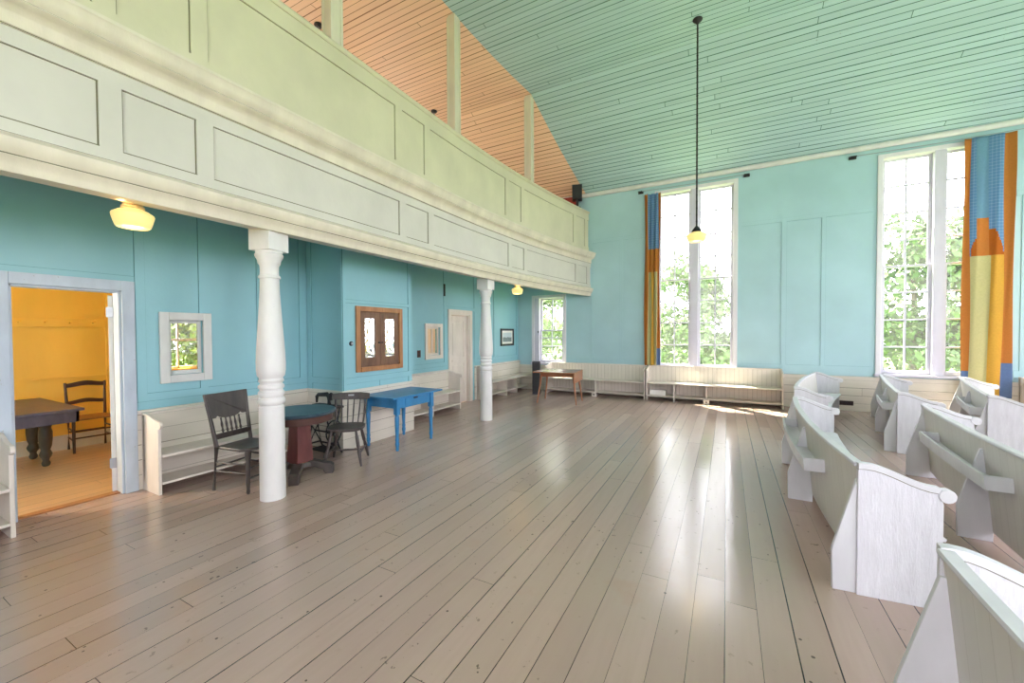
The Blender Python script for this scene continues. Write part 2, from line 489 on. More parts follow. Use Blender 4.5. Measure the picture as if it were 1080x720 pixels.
# window wall (front) with battens
mb = MB()
holes = [(x0, x1, WZ0, WZ1 if x0 > -3 else 2.60) for x0, x1 in WIN_FRONT] + [(-7.3, -6.3, 0.9, 2.1)]
holed(mb, 'y', YF, YF + 0.22, XO - 0.2, XR + 0.2, 0.0, ZTOP, holes)
def batten_y(x0, x1, z0, z1):
    mb.box((x0, YF - 0.012, z0), (x1, YF + 0.01, z1), 0)
    # fine dark joint lines at both edges
    if x1 - x0 < z1 - z0:
        for x in (x0, x1): mb.box((x - 0.0035, YF - 0.0025, z0), (x + 0.0035, YF + 0.01, z1), 1)
    else:
        for z in (z0, z1): mb.box((x0, YF - 0.0025, z - 0.0035), (x1, YF + 0.01, z + 0.0035), 1)
for x0, x1 in ((-3.22, -3.14), (-2.42, -2.34), (1.03, 1.12), (1.72, 1.79), (4.52, 4.60)):
    batten_y(x0, x1, 0.90, 3.96)
for x0, x1 in ((-3.14, -1.75), (0.27, 2.53), (4.45, 6.5)):
    batten_y(x0, x1, 3.96, 4.04)
for x0, x1 in ((-3.83, -1.62), (0.27, 2.53), (4.45, 6.5)):
    batten_y(x0, x1, 0.705, 0.90)
wf = struct(mb.build('wall_front', [M['aqua'], plain('aqua_shadow_gap', (0.16, 0.36, 0.38), 0.8)]))
# cream board wainscot along the window wall
mb = MB()
mb.box((XL, YF - 0.03, 0), (XR, YF, 0.70), 0, None, 'xz')
struct(mb.build('trim_1', M['wains']))
# crown rail at the foot of the coved ceiling
mb = MB(); mb.tube([(-8.2, YF - 0.05, ZCR - 0.005), (XR, YF - 0.05, ZCR - 0.005)], 0.055, 12)
struct(mb.build('trim_2', M['white'], smooth=True))

# partition wall under the gallery (left)
DA = (0.985, 1.70, 0.0, 2.04)       # open doorway
WA = (2.085, 2.405, 1.16, 1.76)    # small window beside the doorway
WB = (6.35, 6.76, 1.15, 1.73)      # small window beside the panelled door
DB = (7.14, 7.86, 0.0, 2.03)       # panelled door
BOX = (3.72, 5.08)
ZW = 3.05
mb = MB()
holed(mb, 'x', XL - 0.12, XL, YB, YF, 0.0, ZW, [DA, WA, WB, DB])
def batten_x(xw, y0, y1, z0, z1):
    mb.box((xw - 0.01, y0, z0), (xw + 0.011, y1, z1), 0)
    if y1 - y0 < z1 - z0:
        for y in (y0, y1): mb.box((xw - 0.01, y - 0.0035, z0), (xw + 0.003, y + 0.0035, z1), 1)
    else:
        for z in (z0, z1): mb.box((xw - 0.01, y0, z - 0.0035), (xw + 0.003, y1, z + 0.0035), 1)
for y0, y1 in ((1.81, 1.89), (2.375, 2.45), (3.02, 3.13), (3.60, 3.71), (5.86, 5.965), (6.90, 6.985), (8.07, 8.16), (8.99, 9.06), (10.25, 10.36), (0.2, 0.28)):
    if (y0, y1) == (2.375, 2.45):
        batten_x(XL, y0, y1, 1.84, ZW); batten_x(XL, y0, y1, 0.985, 1.07)
    else:
        batten_x(XL, y0, y1, 0.985 if y0 > 1 else 2.195, ZW)
for y0, y1, z0, z1 in ((1.81, 3.71, 0.905, 0.985), (5.1, 6.985, 0.90, 0.985), (8.07, 10.36, 0.90, 0.985), (0.2, 1.805, 2.125, 2.195), (6.985, 8.07, 2.125, 2.19), (-3.0, 0.78, 0.905, 0.985)):
    batten_x(XL, y0, y1, z0, z1)
# projecting closet
bx = -4.61
holed(mb, 'x', bx - 0.10, bx, BOX[0], BOX[1], 0.0, ZW - 0.15, [(4.03, 4.76, 1.14, 1.91)])
mb.box((XL, BOX[0], 0), (bx - 0.10, BOX[0] + 0.09, ZW - 0.15), 0)
mb.box((XL, BOX[1] - 0.09, 0), (bx - 0.10, BOX[1], ZW - 0.15), 0)
for y0, y1 in ((3.72, 3.775), (5.0, 5.075)):
    batten_x(bx, y0, y1, 0.82, ZW - 0.2)
batten_x(bx, 3.775, 5.0, 2.03, 2.075); batten_x(bx, 3.775, 5.0, 0.905, 0.985)
mb.box((bx - 0.01, 4.38, 0.82), (bx + 0.002, 4.387, 0.905), 1)
# panel lines on the closet's side
for x0, x1 in ((-5.33, -5.24), (-4.66, -4.60)):
    mb.box((x0, BOX[0] - 0.011, 0.82), (x1, BOX[0] + 0.01, ZW - 0.1), 0)
    for x in (x0, x1): mb.box((x - 0.0035, BOX[0] - 0.003, 0.82), (x + 0.0035, BOX[0] + 0.01, ZW - 0.1), 1)
mb.box((-5.24, BOX[0] - 0.011, 0.905), (-4.66, BOX[0] + 0.01, 0.985), 0)
for z in (0.905, 0.985): mb.box((-5.24, BOX[0] - 0.003, z - 0.0035), (-4.66, BOX[0] + 0.01, z + 0.0035), 1)
struct(mb.build('wall_left', [M['teal'], M['teal_gap']]))
# cream wainscot on the partition and round the closet
mb = MB()
for y0, y1 in ((1.80, 3.72), (5.08, 7.03), (8.07, YF - 0.03), (YB, 0.885)):
    mb.box((XL, y0, 0), (XL + 0.022, y1, 0.79), 0, None, 'yz')
    mb.box((XL, y0, 0.79), (XL + 0.04, y1, 0.82), 0, None, 'yz')
mb.box((bx, BOX[0] - 0.02, 0), (bx + 0.02, BOX[1] + 0.02, 0.775), 0, None, 'yz')
mb.box((bx, BOX[0] - 0.035, 0.775), (bx + 0.035, BOX[1] + 0.035, 0.82), 0, None, 'yz')
mb.box((XL + 0.022, BOX[0] - 0.02, 0), (bx + 0.001, BOX[0], 0.775), 0, None, 'xz')
mb.box((XL + 0.022, BOX[0] - 0.035, 0.775), (bx + 0.001, BOX[0], 0.82), 0, None, 'xz')
struct(mb.build('trim_3', M['wains']))

# side rooms behind the partition
mb = MB()
holed(mb, 'x', XO - 0.2, XO, YB, YF, 0.0, ZTOP, [(3.02, 3.72, 1.02, 2.0)])
struct(mb.build('wall_outer_left', M['yellow']))
mb = MB(); mb.box((XO, 2.62 + 1.30, 0), (XL - 0.12, 4.04, 3.05)); struct(mb.build('wall_side_room', M['yellow']))
mb = MB(); mb.box((XO, 4.04, 0), (XO + 0.03, YF, 3.0)); mb.box((XO + 0.03, 4.04, 0), (XL - 0.12, 4.06, 3.0)); mb.box((XO + 0.03, 10.3, 2.1), (XL - 0.12, YF, 3.0)); mb.box((XO + 0.03, 10.3, 0.0), (XL - 0.12, YF, 0.9)); mb.box((-6.3, 10.3, 0.9), (XL - 0.12, YF, 2.1)); mb.box((XO + 0.03, 10.3, 0.9), (-7.3, YF, 2.1))
struct(mb.build('wall_back_room', M['pinkroom']))
mb = MB()
mb.box((XO, YB, -0.012), (XO + 0.025, 3.9, 0.19))
struct(mb.build('baseboard_side_room', M['cream']))
mb = MB()
mb.box((XO, YB, 0.99), (XO + 0.012, 3.0, 1.012)); mb.box((XO, 2.44, 0.19), (XO + 0.012, 2.50, 3.0)); mb.box((XO, YB, 2.2), (XO + 0.006, 2.44, 2.206))
struct(mb.build('trim_4', M['yellow']))
mb = MB(); mb.box((XO, YB, 3.02), (XL - 0.12, YF, 3.07)); struct(mb.build('ceiling_side_room', M['yellow']))

# right and rear walls with their windows
mb = MB(); holed(mb, 'x', XR, XR + 0.22, YB, YF, 0, ZTOP, [(y - 0.83, y + 0.83, WZ0, WZ1) for y in WIN_RIGHT]); struct(mb.build('wall_right', M['aqua']))
mb = MB(); holed(mb, 'y', YB - 0.22, YB, XO - 0.2, XR + 0.2, 0, ZTOP, [(x - 0.83, x + 0.83, WZ0, WZ1) for x in WIN_REAR]); struct(mb.build('wall_rear', M['aqua']))

# coved ceiling: mint over the hall, peach over the gallery
def ceil_strip(mb, xa, xb, inv):
    """xa, xb functions of y; boards run along X"""
    prof = []
    n = 8
    for i in range(n + 1):
        t = i / n; prof.append((YF + (YFOLD - YF) * t, ZCR + (ZTOP - ZCR) * t))
    for i in range(1, 13):
        t = i / 12; prof.append((YFOLD + (YFOLDB - YFOLD) * t, ZTOP))
    for i in range(1, 5):
        t = i / 4; prof.append((YFOLDB + (YB - YFOLDB) * t, ZTOP + (ZCR - ZTOP) * t))
    L = 0.0; vs = []; fs = []; uvs = []; acc = []
    for i, (y, z) in enumerate(prof):
        if i: L += math.hypot(y - prof[i - 1][0], z - prof[i - 1][1])
        acc.append(L)
        vs += [(xa(y), y, z), (xb(y), y, z), (xa(y), y, z + 0.05), (xb(y), y, z + 0.05)]
    for i in range(len(prof) - 1):
        a = 4 * i; b = a + 4
        for q0, q1 in ((0, 1), (2, 3)):
            fs.append((a + q0, a + q1, b + q1, b + q0))
            uvs.append([(vs[a + q0][0], acc[i]), (vs[a + q1][0], acc[i]), (vs[b + q1][0], acc[i + 1]), (vs[b + q0][0], acc[i + 1])])
        for q0, q1 in ((0, 2), (1, 3)):
            fs.append((a + q0, a + q1, b + q1, b + q0)); uvs.append([(0, acc[i])] * 4)
    mb.add(vs, fs, 0, None, uvs)
mb = MB(); ceil_strip(mb, lambda y: F(y) - 0.10, lambda y: XR + 0.2, 0); struct(mb.build('ceiling', M['ceil']))
mb = MB(); ceil_strip(mb, lambda y: XO - 0.2, lambda y: F(y) - 0.10, 0); struct(mb.build('ceiling_gallery', M['ceil_p']))
# roof slab keeping the sky out
mb = MB(); mb.box((XO - 0.3, YB - 0.3, ZTOP + 0.15), (XR + 0.3, YF + 0.3, ZTOP + 0.3)); struct(mb.build('roof', M['cream']))

# ------------------------------------------------------------------ windows
def sash_window(root, x0, x1, z0, z1, yin, cols, rows_up, rows_lo):
    """one double-hung unit filling x0..x1, z0..z1 (XZ plane, inside face at yin)"""
    zm = z0 + (z1 - z0) * 0.5
    for nm, za, zb, yy, rows in (('lower_sash', z0, zm + 0.02, yin + 0.05, rows_lo), ('upper_sash', zm - 0.02, z1, yin + 0.095, rows_up)):
        m = MB(); fw = 0.05; d = 0.035
        m.box((x0, yy, za), (x0 + fw, yy + d, zb)); m.box((x1 - fw, yy, za), (x1, yy + d, zb))
        m.box((x0 + fw, yy, za), (x1 - fw, yy + d, za + (0.075 if nm == 'lower_sash' else 0.04)))
        m.box((x0 + fw, yy, zb - 0.04), (x1 - fw, yy + d, zb))
        for c in range(1, cols):
            x = x0 + fw + (x1 - x0 - 2 * fw) * c / cols
            m.box((x - 0.015, yy + 0.004, za + 0.04), (x + 0.015, yy + d - 0.004, zb - 0.04))
        for r in range(1, rows):
            z = za + (zb - za) * r / rows
            m.box((x0 + fw, yy + 0.005, z - 0.015), (x1 - fw, yy + d - 0.005, z + 0.015))
        so_ = m.build(nm, M['sash'], root, bevel=0.003)
        g = MB(); g.box((x0 + fw, yy + 0.015, za + 0.04), (x1 - fw, yy + 0.019, zb - 0.04)); g.build('glass', M['glass'], so_)


def big_window(n, x0, x1, z0, z1, units=2):
    root = sempty('window_%d' % n)
    m = MB(); c = 0.06
    for a, b in ((x0 - c, x0 + 0.02), (x1 - 0.02, x1 + c)):
        m.box((a, YF - 0.03, z0 - 0.02), (b, YF + 0.01, z1 + c))
    m.box((x0 + 0.02, YF - 0.03, z1 - 0.02), (x1 - 0.02, YF + 0.01, z1 + c))
    m.box((x0, YF, z0), (x0 + 0.03, YF + 0.18, z1)); m.box((x1 - 0.03, YF, z0), (x1, YF + 0.18, z1)); m.box((x0, YF, z1 - 0.03), (x1, YF + 0.18, z1))
    m.build('casing', M['sash_l'], root, bevel=0.004)
    m = MB(); m.box((x0 - c - 0.02, YF - 0.07, z0 - 0.05), (x1 + c + 0.02, YF + 0.18, z0)); m.build('sill', M['sash'], root, bevel=0.005)
    if units == 2:
        xm = (x0 + x1) / 2
        m = MB(); m.box((xm - 0.08, YF - 0.02, z0), (xm + 0.08, YF + 0.16, z1)); m.build('mullion', M['sash'], root, bevel=0.004)
        sash_window(root, x0 + 0.03, xm - 0.08, z0, z1 - 0.03, YF, 2, 4, 4)
        sash_window(root, xm + 0.08, x1 - 0.03, z0, z1 - 0.03, YF, 2, 4, 4)
    else:
        m = MB(); m.box((x0 + 0.03, YF - 0.02, z0), (x0 + 0.17, YF + 0.16, z1)); m.build('mullion', M['sash'], root, bevel=0.004)
        m = MB(); m.box((x0 + 0.13, YF - 0.035, 1.60), (x0 + 0.155, YF - 0.018, 1.66)); m.build('latch', M['iron'], root)
        sash_window(root, x0 + 0.17, x1 - 0.03, z0, z1 - 0.03, YF, 2, 1, 4)
    return root


big_window(1, *WIN_FRONT[0], WZ0, WZ1)
big_window(2, *WIN_FRONT[1], WZ0, WZ1)
big_window(3, *WIN_FRONT[2], WZ0, 2.60, units=1)


def small_window(n, hole, casing_m, sash_m, mull, cas=0.085):
    """small fixed window in the partition, hole = y0,y1,z0,z1"""
    y0, y1, z0, z1 = hole
    root = sempty('window_%d' % n)
    m = MB()
    m.box((XL, y0 - cas, z0 - cas), (XL + 0.028, y0, z1 + cas)); m.box((XL, y1, z0 - cas), (XL + 0.028, y1 + cas, z1 + cas))
    m.box((XL, y0, z1), (XL + 0.028, y1, z1 + cas)); m.box((XL, y0, z0 - cas), (XL + 0.028, y1, z0))
    m.build('casing', casing_m, root, bevel=0.004)
    m = MB(); s = 0.035
    xa, xb = XL - 0.055, XL - 0.03
    m.box((xa, y0, z0), (xb, y0 + s, z1)); m.box((xa, y1 - s, z0), (xb, y1, z1)); m.box((xa, y0 + s, z0), (xb, y1 - s, z0 + s * 1.3)); m.box((xa, y0 + s, z1 - s), (xb, y1 - s, z1))
    if mull:
        m.box((xa, (y0 + y1) / 2 - 0.02, z0 + s), (xb, (y0 + y1) / 2 + 0.02, z1 - s))
    sa = m.build('sash', sash_m, root, bevel=0.003)
    g = MB(); g.box((xa + 0.01, y0 + s, z0 + s), (xa + 0.014, y1 - s, z1 - s)); g.build('glass', M['glass'], sa)
    return root


small_window(4, WA, M['casing'], M['casing'], False)
small_window(5, WB, M['cream'], M['cream'], True, 0.075)
# outer windows of the side rooms
for n, axis in ((6, 'x'), (7, 'y')):
    root = sempty('window_%d' % n)
    m = MB()
    if axis == 'x':
        y0, y1, z0, z1 = 3.02, 3.72, 1.02, 2.0
        for a, b, c_, d_ in ((y0, y0 + 0.04, z0, z1), (y1 - 0.04, y1, z0, z1), (y0, y1, z0, z0 + 0.04), (y0, y1, z1 - 0.04, z1), ((y0 + y1) / 2 - 0.012, (y0 + y1) / 2 + 0.012, z0, z1), (y0, y1, 1.49, 1.53)):
            m.box((XO - 0.1, a, c_), (XO - 0.06, b, d_))
        m.build('sash', M['sash'], root)
    else:
        x0, x1, z0, z1 = -7.3, -6.3, 0.9, 2.1
        for a, b, c_, d_ in ((x0, x0 + 0.04, z0, z1), (x1 - 0.04, x1, z0, z1), (x0, x1, z0, z0 + 0.04), (x0, x1, z1 - 0.04, z1), (-6.82, -6.78, z0, z1), (x0, x1, 1.48, 1.52)):
            m.box((a, YF + 0.06, c_), (b, YF + 0.1, d_))
        m.build('sash', M['sash'], root)

# brown casement window in the closet front
root = sempty('window_8')
m = MB(); y0, y1, z0, z1 = 3.94, 4.85, 1.055, 1.995; c = 0.07
m.box((bx, y0, z0), (bx + 0.03, y0 + c, z1)); m.box((bx, y1 - c, z0), (bx + 0.03, y1, z1)); m.box((bx, y0 + c, z1 - c), (bx + 0.03, y1 - c, z1)); m.box((bx, y0 + c, z0), (bx + 0.045, y1 - c, z0 + c))
m.build('casing', M['brown'], root, bevel=0.004)
ymid = (y0 + y1) / 2
for a, b in ((y0 + c, ymid - 0.003), (ymid + 0.003, y1 - c)):
    m = MB(); s = 0.095; xa, xb = bx - 0.025, bx + 0.012
    za, zb = z0 + c, z1 - c
    m.box((xa, a, za), (xb, a + s, zb)); m.box((xa, b - s, za), (xb, b, zb)); m.box((xa, a + s, za), (xb, b - s, za + 0.13)); m.box((xa, a + s, zb - 0.10), (xb, b - s, zb))
    le = m.build('casement', M['brown_d'], root, bevel=0.004)
    g = MB(); gy = (b - a) / 2 - s; g.box((-0.002, -gy - 0.004, za + 0.125), (0.002, gy + 0.004, zb - 0.095))
    mg, nt, p = newmat('wavy_mirrored_glass')
    p.inputs['Base Color'].default_value = (0.85, 0.87, 0.9, 1); p.inputs['Metallic'].default_value = 1.0; p.inputs['Roughness'].default_value = 0.03
    bp = N(nt, 'ShaderNodeBump'); bp.inputs['Strength'].default_value = 0.22; bp.inputs['Distance'].default_value = 0.02
    nt.links.new(noise(nt, 6, coords(nt), 2), bp.inputs['Height']); nt.links.new(bp.outputs[0], p.inputs['Normal'])
    g.build('glass', mg, le, loc=(xa + 0.016, (a + b) / 2, 0), rotz=math.radians(-2.4 if a < 4.2 else -4.6))
m = MB(); m.tube([(bx + 0.01, ymid - 0.03, 1.47), (bx + 0.035, ymid - 0.03, 1.47)], 0.014, 10); m.tube([(bx + 0.012, ymid + 0.03, 1.47), (bx + 0.03, ymid + 0.03, 1.47)], 0.010, 8)
m.build('knob', M['iron'], root, smooth=True)

# ------------------------------------------------------------------ doors
def door_casing(name, mats, y0, y1, z1, cas, root, left=True):
    m = MB()
    m.box((XL - 0.0, y0 - cas, 0), (XL + 0.03, y0, z1 + cas)); m.box((XL, y1, 0), (XL + 0.03, y1 + cas, z1 + cas)); m.box((XL, y0, z1), (XL + 0.03, y1, z1 + cas))
    m.box((XL - 0.13, y0 - 0.002, 0), (XL, y0 + 0.02, z1)); m.box((XL - 0.13, y1 - 0.02, 0), (XL, y1 + 0.002, z1)); m.box((XL - 0.13, y0, z1 - 0.02), (XL, y1, z1 + 0.002))
    return m.build(name, mats, root, bevel=0.004)


r1 = sempty('door_1')
door_casing('casing', M['casing_b'], 0.985, 1.70, 2.04, 0.10, r1)
m = MB(); m.box((XL - 0.14, 1.005, -0.005), (XL - 0.05, 1.68, 0.012)); m.build('threshold', M['brown'], r1)
ang = math.atan2(0.30, -0.71)
m = MB(); m.box((0, -0.018, 0.012), (0.77, 0.018, 2.0))
for za, zb in ((0.2, 0.9), (1.05, 1.85)):
    for s_ in (-1, 1): m.box((0.11, s_ * 0.018 - 0.006, za), (0.66, s_ * 0.018 + 0.006, zb))
lf = m.build('leaf', M['white'], r1, bevel=0.004, loc=(XL - 0.14, 1.665, 0), rotz=ang)
for z in (0.25, 1.78):
    m = MB(); m.box((-0.012, -0.03, z), (0.012, 0.03, z + 0.10)); m.tube([(0, -0.03, z - 0.005), (0, -0.03, z + 0.105)], 0.008, 8); m.build('hinge', M['steel'], lf)

r2 = sempty('door_2')
door_casing('casing', M['cream'], DB[0], DB[1], DB[3], 0.10, r2)
m = MB(); y0, y1 = DB[0] + 0.02, DB[1] - 0.02; xa = XL - 0.10
st = 0.11
m.box((xa, y0, 0.01), (xa + 0.035, y0 + st, 2.0)); m.box((xa, y1 - st, 0.01), (xa + 0.035, y1, 2.0))
for za, zb in ((0.01, 0.2), (0.92, 1.06), (1.88, 2.0)): m.box((xa, y0 + st, za), (xa + 0.035, y1 - st, zb))
for za, zb in ((0.2, 0.92), (1.06, 1.88)):
    m.box((xa + 0.006, y0 + st, za), (xa + 0.022, y1 - st, zb))
    m.box((xa + 0.01, y0 + st + 0.05, za + 0.05), (xa + 0.03, y1 - st - 0.05, zb - 0.05))
lf2 = m.build('leaf', M['cream'], r2, bevel=0.006)
m = MB(); m.lathe([(0.012, 0), (0.012, 0.03), (0.028, 0.04), (0.03, 0.055), (0.02, 0.068)], 14, 0, Matrix.Translation((xa + 0.035, y0 + 0.055, 1.0)) @ Matrix.Rotation(PI / 2, 4, 'Y')); m.build('knob', M['cream'], lf2, smooth=True)

# ------------------------------------------------------------------ gallery balcony
gal = thing('gallery_balcony', 'long cream panelled gallery balcony over the left side, carried on white columns', 'balcony', (0, 0, 0))
Y0, Y1 = YB + 0.0, YF
NF = 40
# lower fascia carcass with mouldings
fr = frames_y(Y0, Y1, NF)
mb = MB()
mb.sweep(fr, [(-0.02, 2.80), (0.0, 2.80), (0.0, 2.885), (-0.016, 2.885), (-0.016, 3.32), (0.0, 3.32), (0.0, 3.425), (-0.02, 3.425)], 0)
mb.build('lower_parapet', M['par_lo'], gal)
mb = MB()
mb.sweep(fr, [(-0.25, 2.60), (-0.03, 2.57), (-0.005, 2.57), (0.0, 2.585), (0.002, 2.605), (0.012, 2.635), (0.032, 2.662), (0.030, 2.672), (0.042, 2.69), (0.058, 2.735), (0.060, 2.76), (0.045, 2.775), (0.02, 2.785), (0.004, 2.80), (-0.25, 2.80)], 0)
mb.build('base_moulding', M['mould'], gal, smooth=True)
mb = MB()
mb.sweep(fr, [(-0.05, 3.425), (0.010, 3.425), (0.010, 3.432), (0.016, 3.436), (0.016, 3.505), (0.022, 3.515), (0.032, 3.53), (0.055, 3.548), (0.082, 3.558), (0.088, 3.566), (0.086, 3.574), (0.100, 3.59), (0.118, 3.622), (0.126, 3.662), (0.135, 3.672), (0.135, 3.695), (0.06, 3.72), (-0.05, 3.765)], 0)
mb.build('cornice', M['mould'], gal, smooth=True)
mb = MB()
mb.sweep(fr, [(-0.20, 3.74), (-0.06, 3.74), (-0.06, 3.86), (-0.075, 3.86), (-0.075, 4.565), (-0.06, 4.565), (-0.06, 4.74), (-0.20, 4.74)], 0)
mb.build('upper_parapet', M['par_up'], gal)
mb = MB()
mb.sweep(fr, [(-0.22, 4.74), (-0.05, 4.74), (-0.038, 4.752), (-0.03, 4.77), (-0.032, 4.785), (-0.045, 4.80), (-0.21, 4.80), (-0.22, 4.79)], 0)
mb.build('cap_rail', M['par_up'], gal, smooth=True)
# stiles of the panelled faces and their shadow joints
per = 2.835
ys = []
k = -3
while True:
    yn = 1.45 + per * k
    if yn > Y1 + 0.5: break
    ys.append((yn - 0.285, yn + 0.285)); k += 1
def stile(nm, mat, ya, yb, za, zb, off):
    ya, yb = max(ya, Y0), min(yb, Y1)
    if yb - ya < 0.02: return
    m = MB()
    m.sweep(frames_y(ya, yb, 3), [(off - 0.02, za), (off, za), (off, zb), (off - 0.02, zb)], 0)
    for ye in (ya, yb):
        xo = F(ye) + off - 0.0156
        s_ = -1 if ye == ya else 1
        m.box((xo - 0.01, min(ye, ye + s_ * 0.008), za), (xo + 0.002, max(ye, ye + s_ * 0.008), zb), 1)
    m.build(nm, [mat, M['groove_shade']], gal)
pb = MB()
for i in range(len(ys)):
    a, b = ys[i]
    runs = [(a + 0.06, b - 0.06)] + ([(b + 0.06, ys[i + 1][0] - 0.06)] if i + 1 < len(ys) else [])
    for ya, yb in runs:
        ya, yb = max(ya, Y0), min(yb, Y1)
        if yb - ya > 0.05:
            pb.sweep(frames_y(ya, yb, 8), [(-0.006, 2.879), (0.0012, 2.879), (0.0012, 2.886), (-0.006, 2.886)])
pb.build('panel_bead', M['groove_shade'], gal)
for a, b in ys:
    for ya, yb in ((a - 0.06, a + 0.06), (b - 0.06, b + 0.06)):
        stile('upper_stile', M['par_up'], ya, yb, 3.86, 4.565, -0.06)
        stile('lower_stile', M['par_lo'], ya, yb, 2.885, 3.32, 0.0)
# deck and sloping soffit
mb = MB()
n = 24; vs = []; fs = []
for i in range(n + 1):
    y = Y0 + (Y1 - Y0) * i / n
    vs += [(F(y) - 0.03, y, 2.585), (XL, y, 2.955), (XL, y, 3.03), (F(y) - 0.03, y, 2.72)]
for i in range(n):
    a = 4 * i; b = a + 4
    for q in range(4):
        fs.append((a + q, b + q, b + (q + 1) % 4, a + (q + 1) % 4))
fs += [(0, 1, 2, 3), (4 * n + 3, 4 * n + 2, 4 * n + 1, 4 * n)]
mb.add(vs, fs)
mb.build('soffit', M['teal'], gal)
mb = MB(); mb.sweep([((F(Y0 + (Y1 - Y0) * i / 20), Y0 + (Y1 - Y0) * i / 20), (1, 0)) for i in range(21)], [(-0.20, 3.74), (-0.20, 3.80), (-4.3, 3.80), (-4.3, 3.74)]); mb.build('deck', M['cream'], gal)
# panel rail shadow joints along top and bottom of panels
mb = MB()
for off, z in ((-0.0735, 4.565), (-0.0145, 3.32), (-0.0145, 2.885), (0.0105, 3.43), (0.0315, 2.668), (0.087, 3.568), (0.003, 2.799)):
    mb.sweep(frames_y(Y0, Y1, NF), [(off - 0.004, z - 0.004), (off, z - 0.004), (off, z + 0.004), (off - 0.004, z + 0.004)])
mb.build('panel_joint', M['groove_shade'], gal)

# ------------------------------------------------------------------ columns and posts
def column(loc, label, rz=0.0):
    t = thing('column', label, 'column', loc, rz, 'turned columns under the gallery')
    prof = [(0.112, 0.0), (0.112, 0.02), (0.110, 0.90), (0.104, 0.905), (0.100, 0.915), (0.112, 0.925), (0.119, 0.945), (0.119, 0.965), (0.110, 0.985), (0.098, 0.99), (0.098, 1.0), (0.108, 1.006), (0.114, 1.025), (0.112, 1.045), (0.10, 1.055),
            (0.098, 1.07), (0.110, 1.078), (0.114, 1.095), (0.108, 1.11), (0.096, 1.117), (0.096, 1.13), (0.107, 1.14), (0.110, 1.155), (0.102, 1.168), (0.100, 1.175), (0.118, 1.20), (0.126, 1.25), (0.127, 1.32), (0.123, 1.42), (0.114, 1.56), (0.103, 1.72), (0.093, 1.88),
            (0.086, 2.0), (0.083, 2.10), (0.083, 2.135), (0.094, 2.14), (0.096, 2.152), (0.090, 2.165), (0.082, 2.17), (0.080, 2.20), (0.082, 2.26), (0.095, 2.278), (0.098, 2.29), (0.100, 2.31), (0.120, 2.345), (0.124, 2.365), (0.112, 2.378), (0.118, 2.40)]
    m = MB(); m.lathe(prof, 32); m.build('shaft', M['white'], t, smooth=True)
    m = MB(); m.box((-0.118, -0.118, 2.40), (0.118, 0.118, 2.60)); m.build('capital_block', M['white'], t, bevel=0.004)
    return t


column((-3.915, 2.335, 0), 'nearer white turned column, standing in front of the dark pressed-back chair', math.radians(14))
column((-3.915, 6.30, 0), 'farther white turned column, standing right of the cream panelled door')


def gpost(yc, label):
    xf = F(yc) - 0.065
    zt = ZTOP if yc < YFOLD else ZTOP - (yc - YFOLD) * (ZTOP - ZCR) / (YF - YFOLD)
    t = thing('gallery_post', label, 'post', (xf - 0.08, yc, 4.80), 0, 'square posts rising from the gallery rail')
    m = MB(); h = 0.065
    zt -= 0.045 if yc > 7 else 0.002
    m.box((-h, -h, 0), (h, h, zt - 4.80)); m.build('shaft', M['mould'], t, bevel=0.004)
    m = MB()
    for sx in (-1, 1):
        for sy in (-1, 1):
            m.box((sx * h - 0.014, sy * h - 0.014, 0), (sx * h + 0.014, sy * h + 0.014, zt - 4.84))
    m.build('corner_strip', M['mould'], t, bevel=0.003)
    return t


gpost(3.07, 'square cream gallery post nearest the camera, cut by the top edge')
gpost(5.33, 'square cream gallery post reaching the peach and mint ceiling joint, middle of three')
gpost(7.80, 'square cream gallery post nearest the window wall, at the ceiling fold')

# ------------------------------------------------------------------ lamps
def lamp_shade_prof(r, h):
    return [(r * 0.42, h), (r * 0.44, h * 0.94), (r * 0.72, h * 0.84), (r * 0.96, h * 0.70), (r * 1.0, h * 0.62), (r * 0.97, h * 0.50), (r * 0.90, h * 0.28), (r * 0.82, h * 0.08), (r * 0.74, h * 0.02), (r * 0.4, 0.0), (0.001, 0.0)]


def point(name, loc, e, col=(1.0, 0.66, 0.28), r=0.04):
    l = bpy.data.lights.new(name, 'POINT'); o = bpy.data.objects.new(name, l); COL.objects.link(o)
    l.energy = e; l.color = col; l.shadow_soft_size = r; o.location = loc


def soffit_z(x, y):
    return 2.585 + (F(y) - 0.03 - x) / (F(y) - 0.03 - XL) * 0.37


def ceiling_lamp(x, y, label, e):
    z = soffit_z(x, y)
    t = thing('ceiling_lamp', label, 'lamp', (x, y, z), 0, 'opal lamps under the gallery')
    m = MB(); m.lathe([(0.075, 0.02), (0.075, -0.03), (0.065, -0.035), (0.058, -0.05), (0.07, -0.06), (0.07, -0.075), (0.055, -0.08)], 24); m.build('fitter', M['cream_met'], t, smooth=True)
    m = MB(); m.lathe([(r_, z_ - 0.225) for r_, z_ in lamp_shade_prof(0.128, 0.155)], 32, cap=False); m.build('lamp_shade', M['lamp'], t, smooth=True)
    point('lamp_light', (x + 0.10, y - 0.10, z - 0.05), e * 0.25, (1.0, 0.55, 0.2), 0.03)
    point('lamp_light', (x, y, z - 0.27), e, (1.0, 0.72, 0.36), 0.1)


ceiling_lamp(-4.06, 1.375, 'opal glass ceiling lamp glowing above the open doorway', 7)
ceiling_lamp(-4.13, 7.98, 'opal glass ceiling lamp glowing near the corner window', 5)

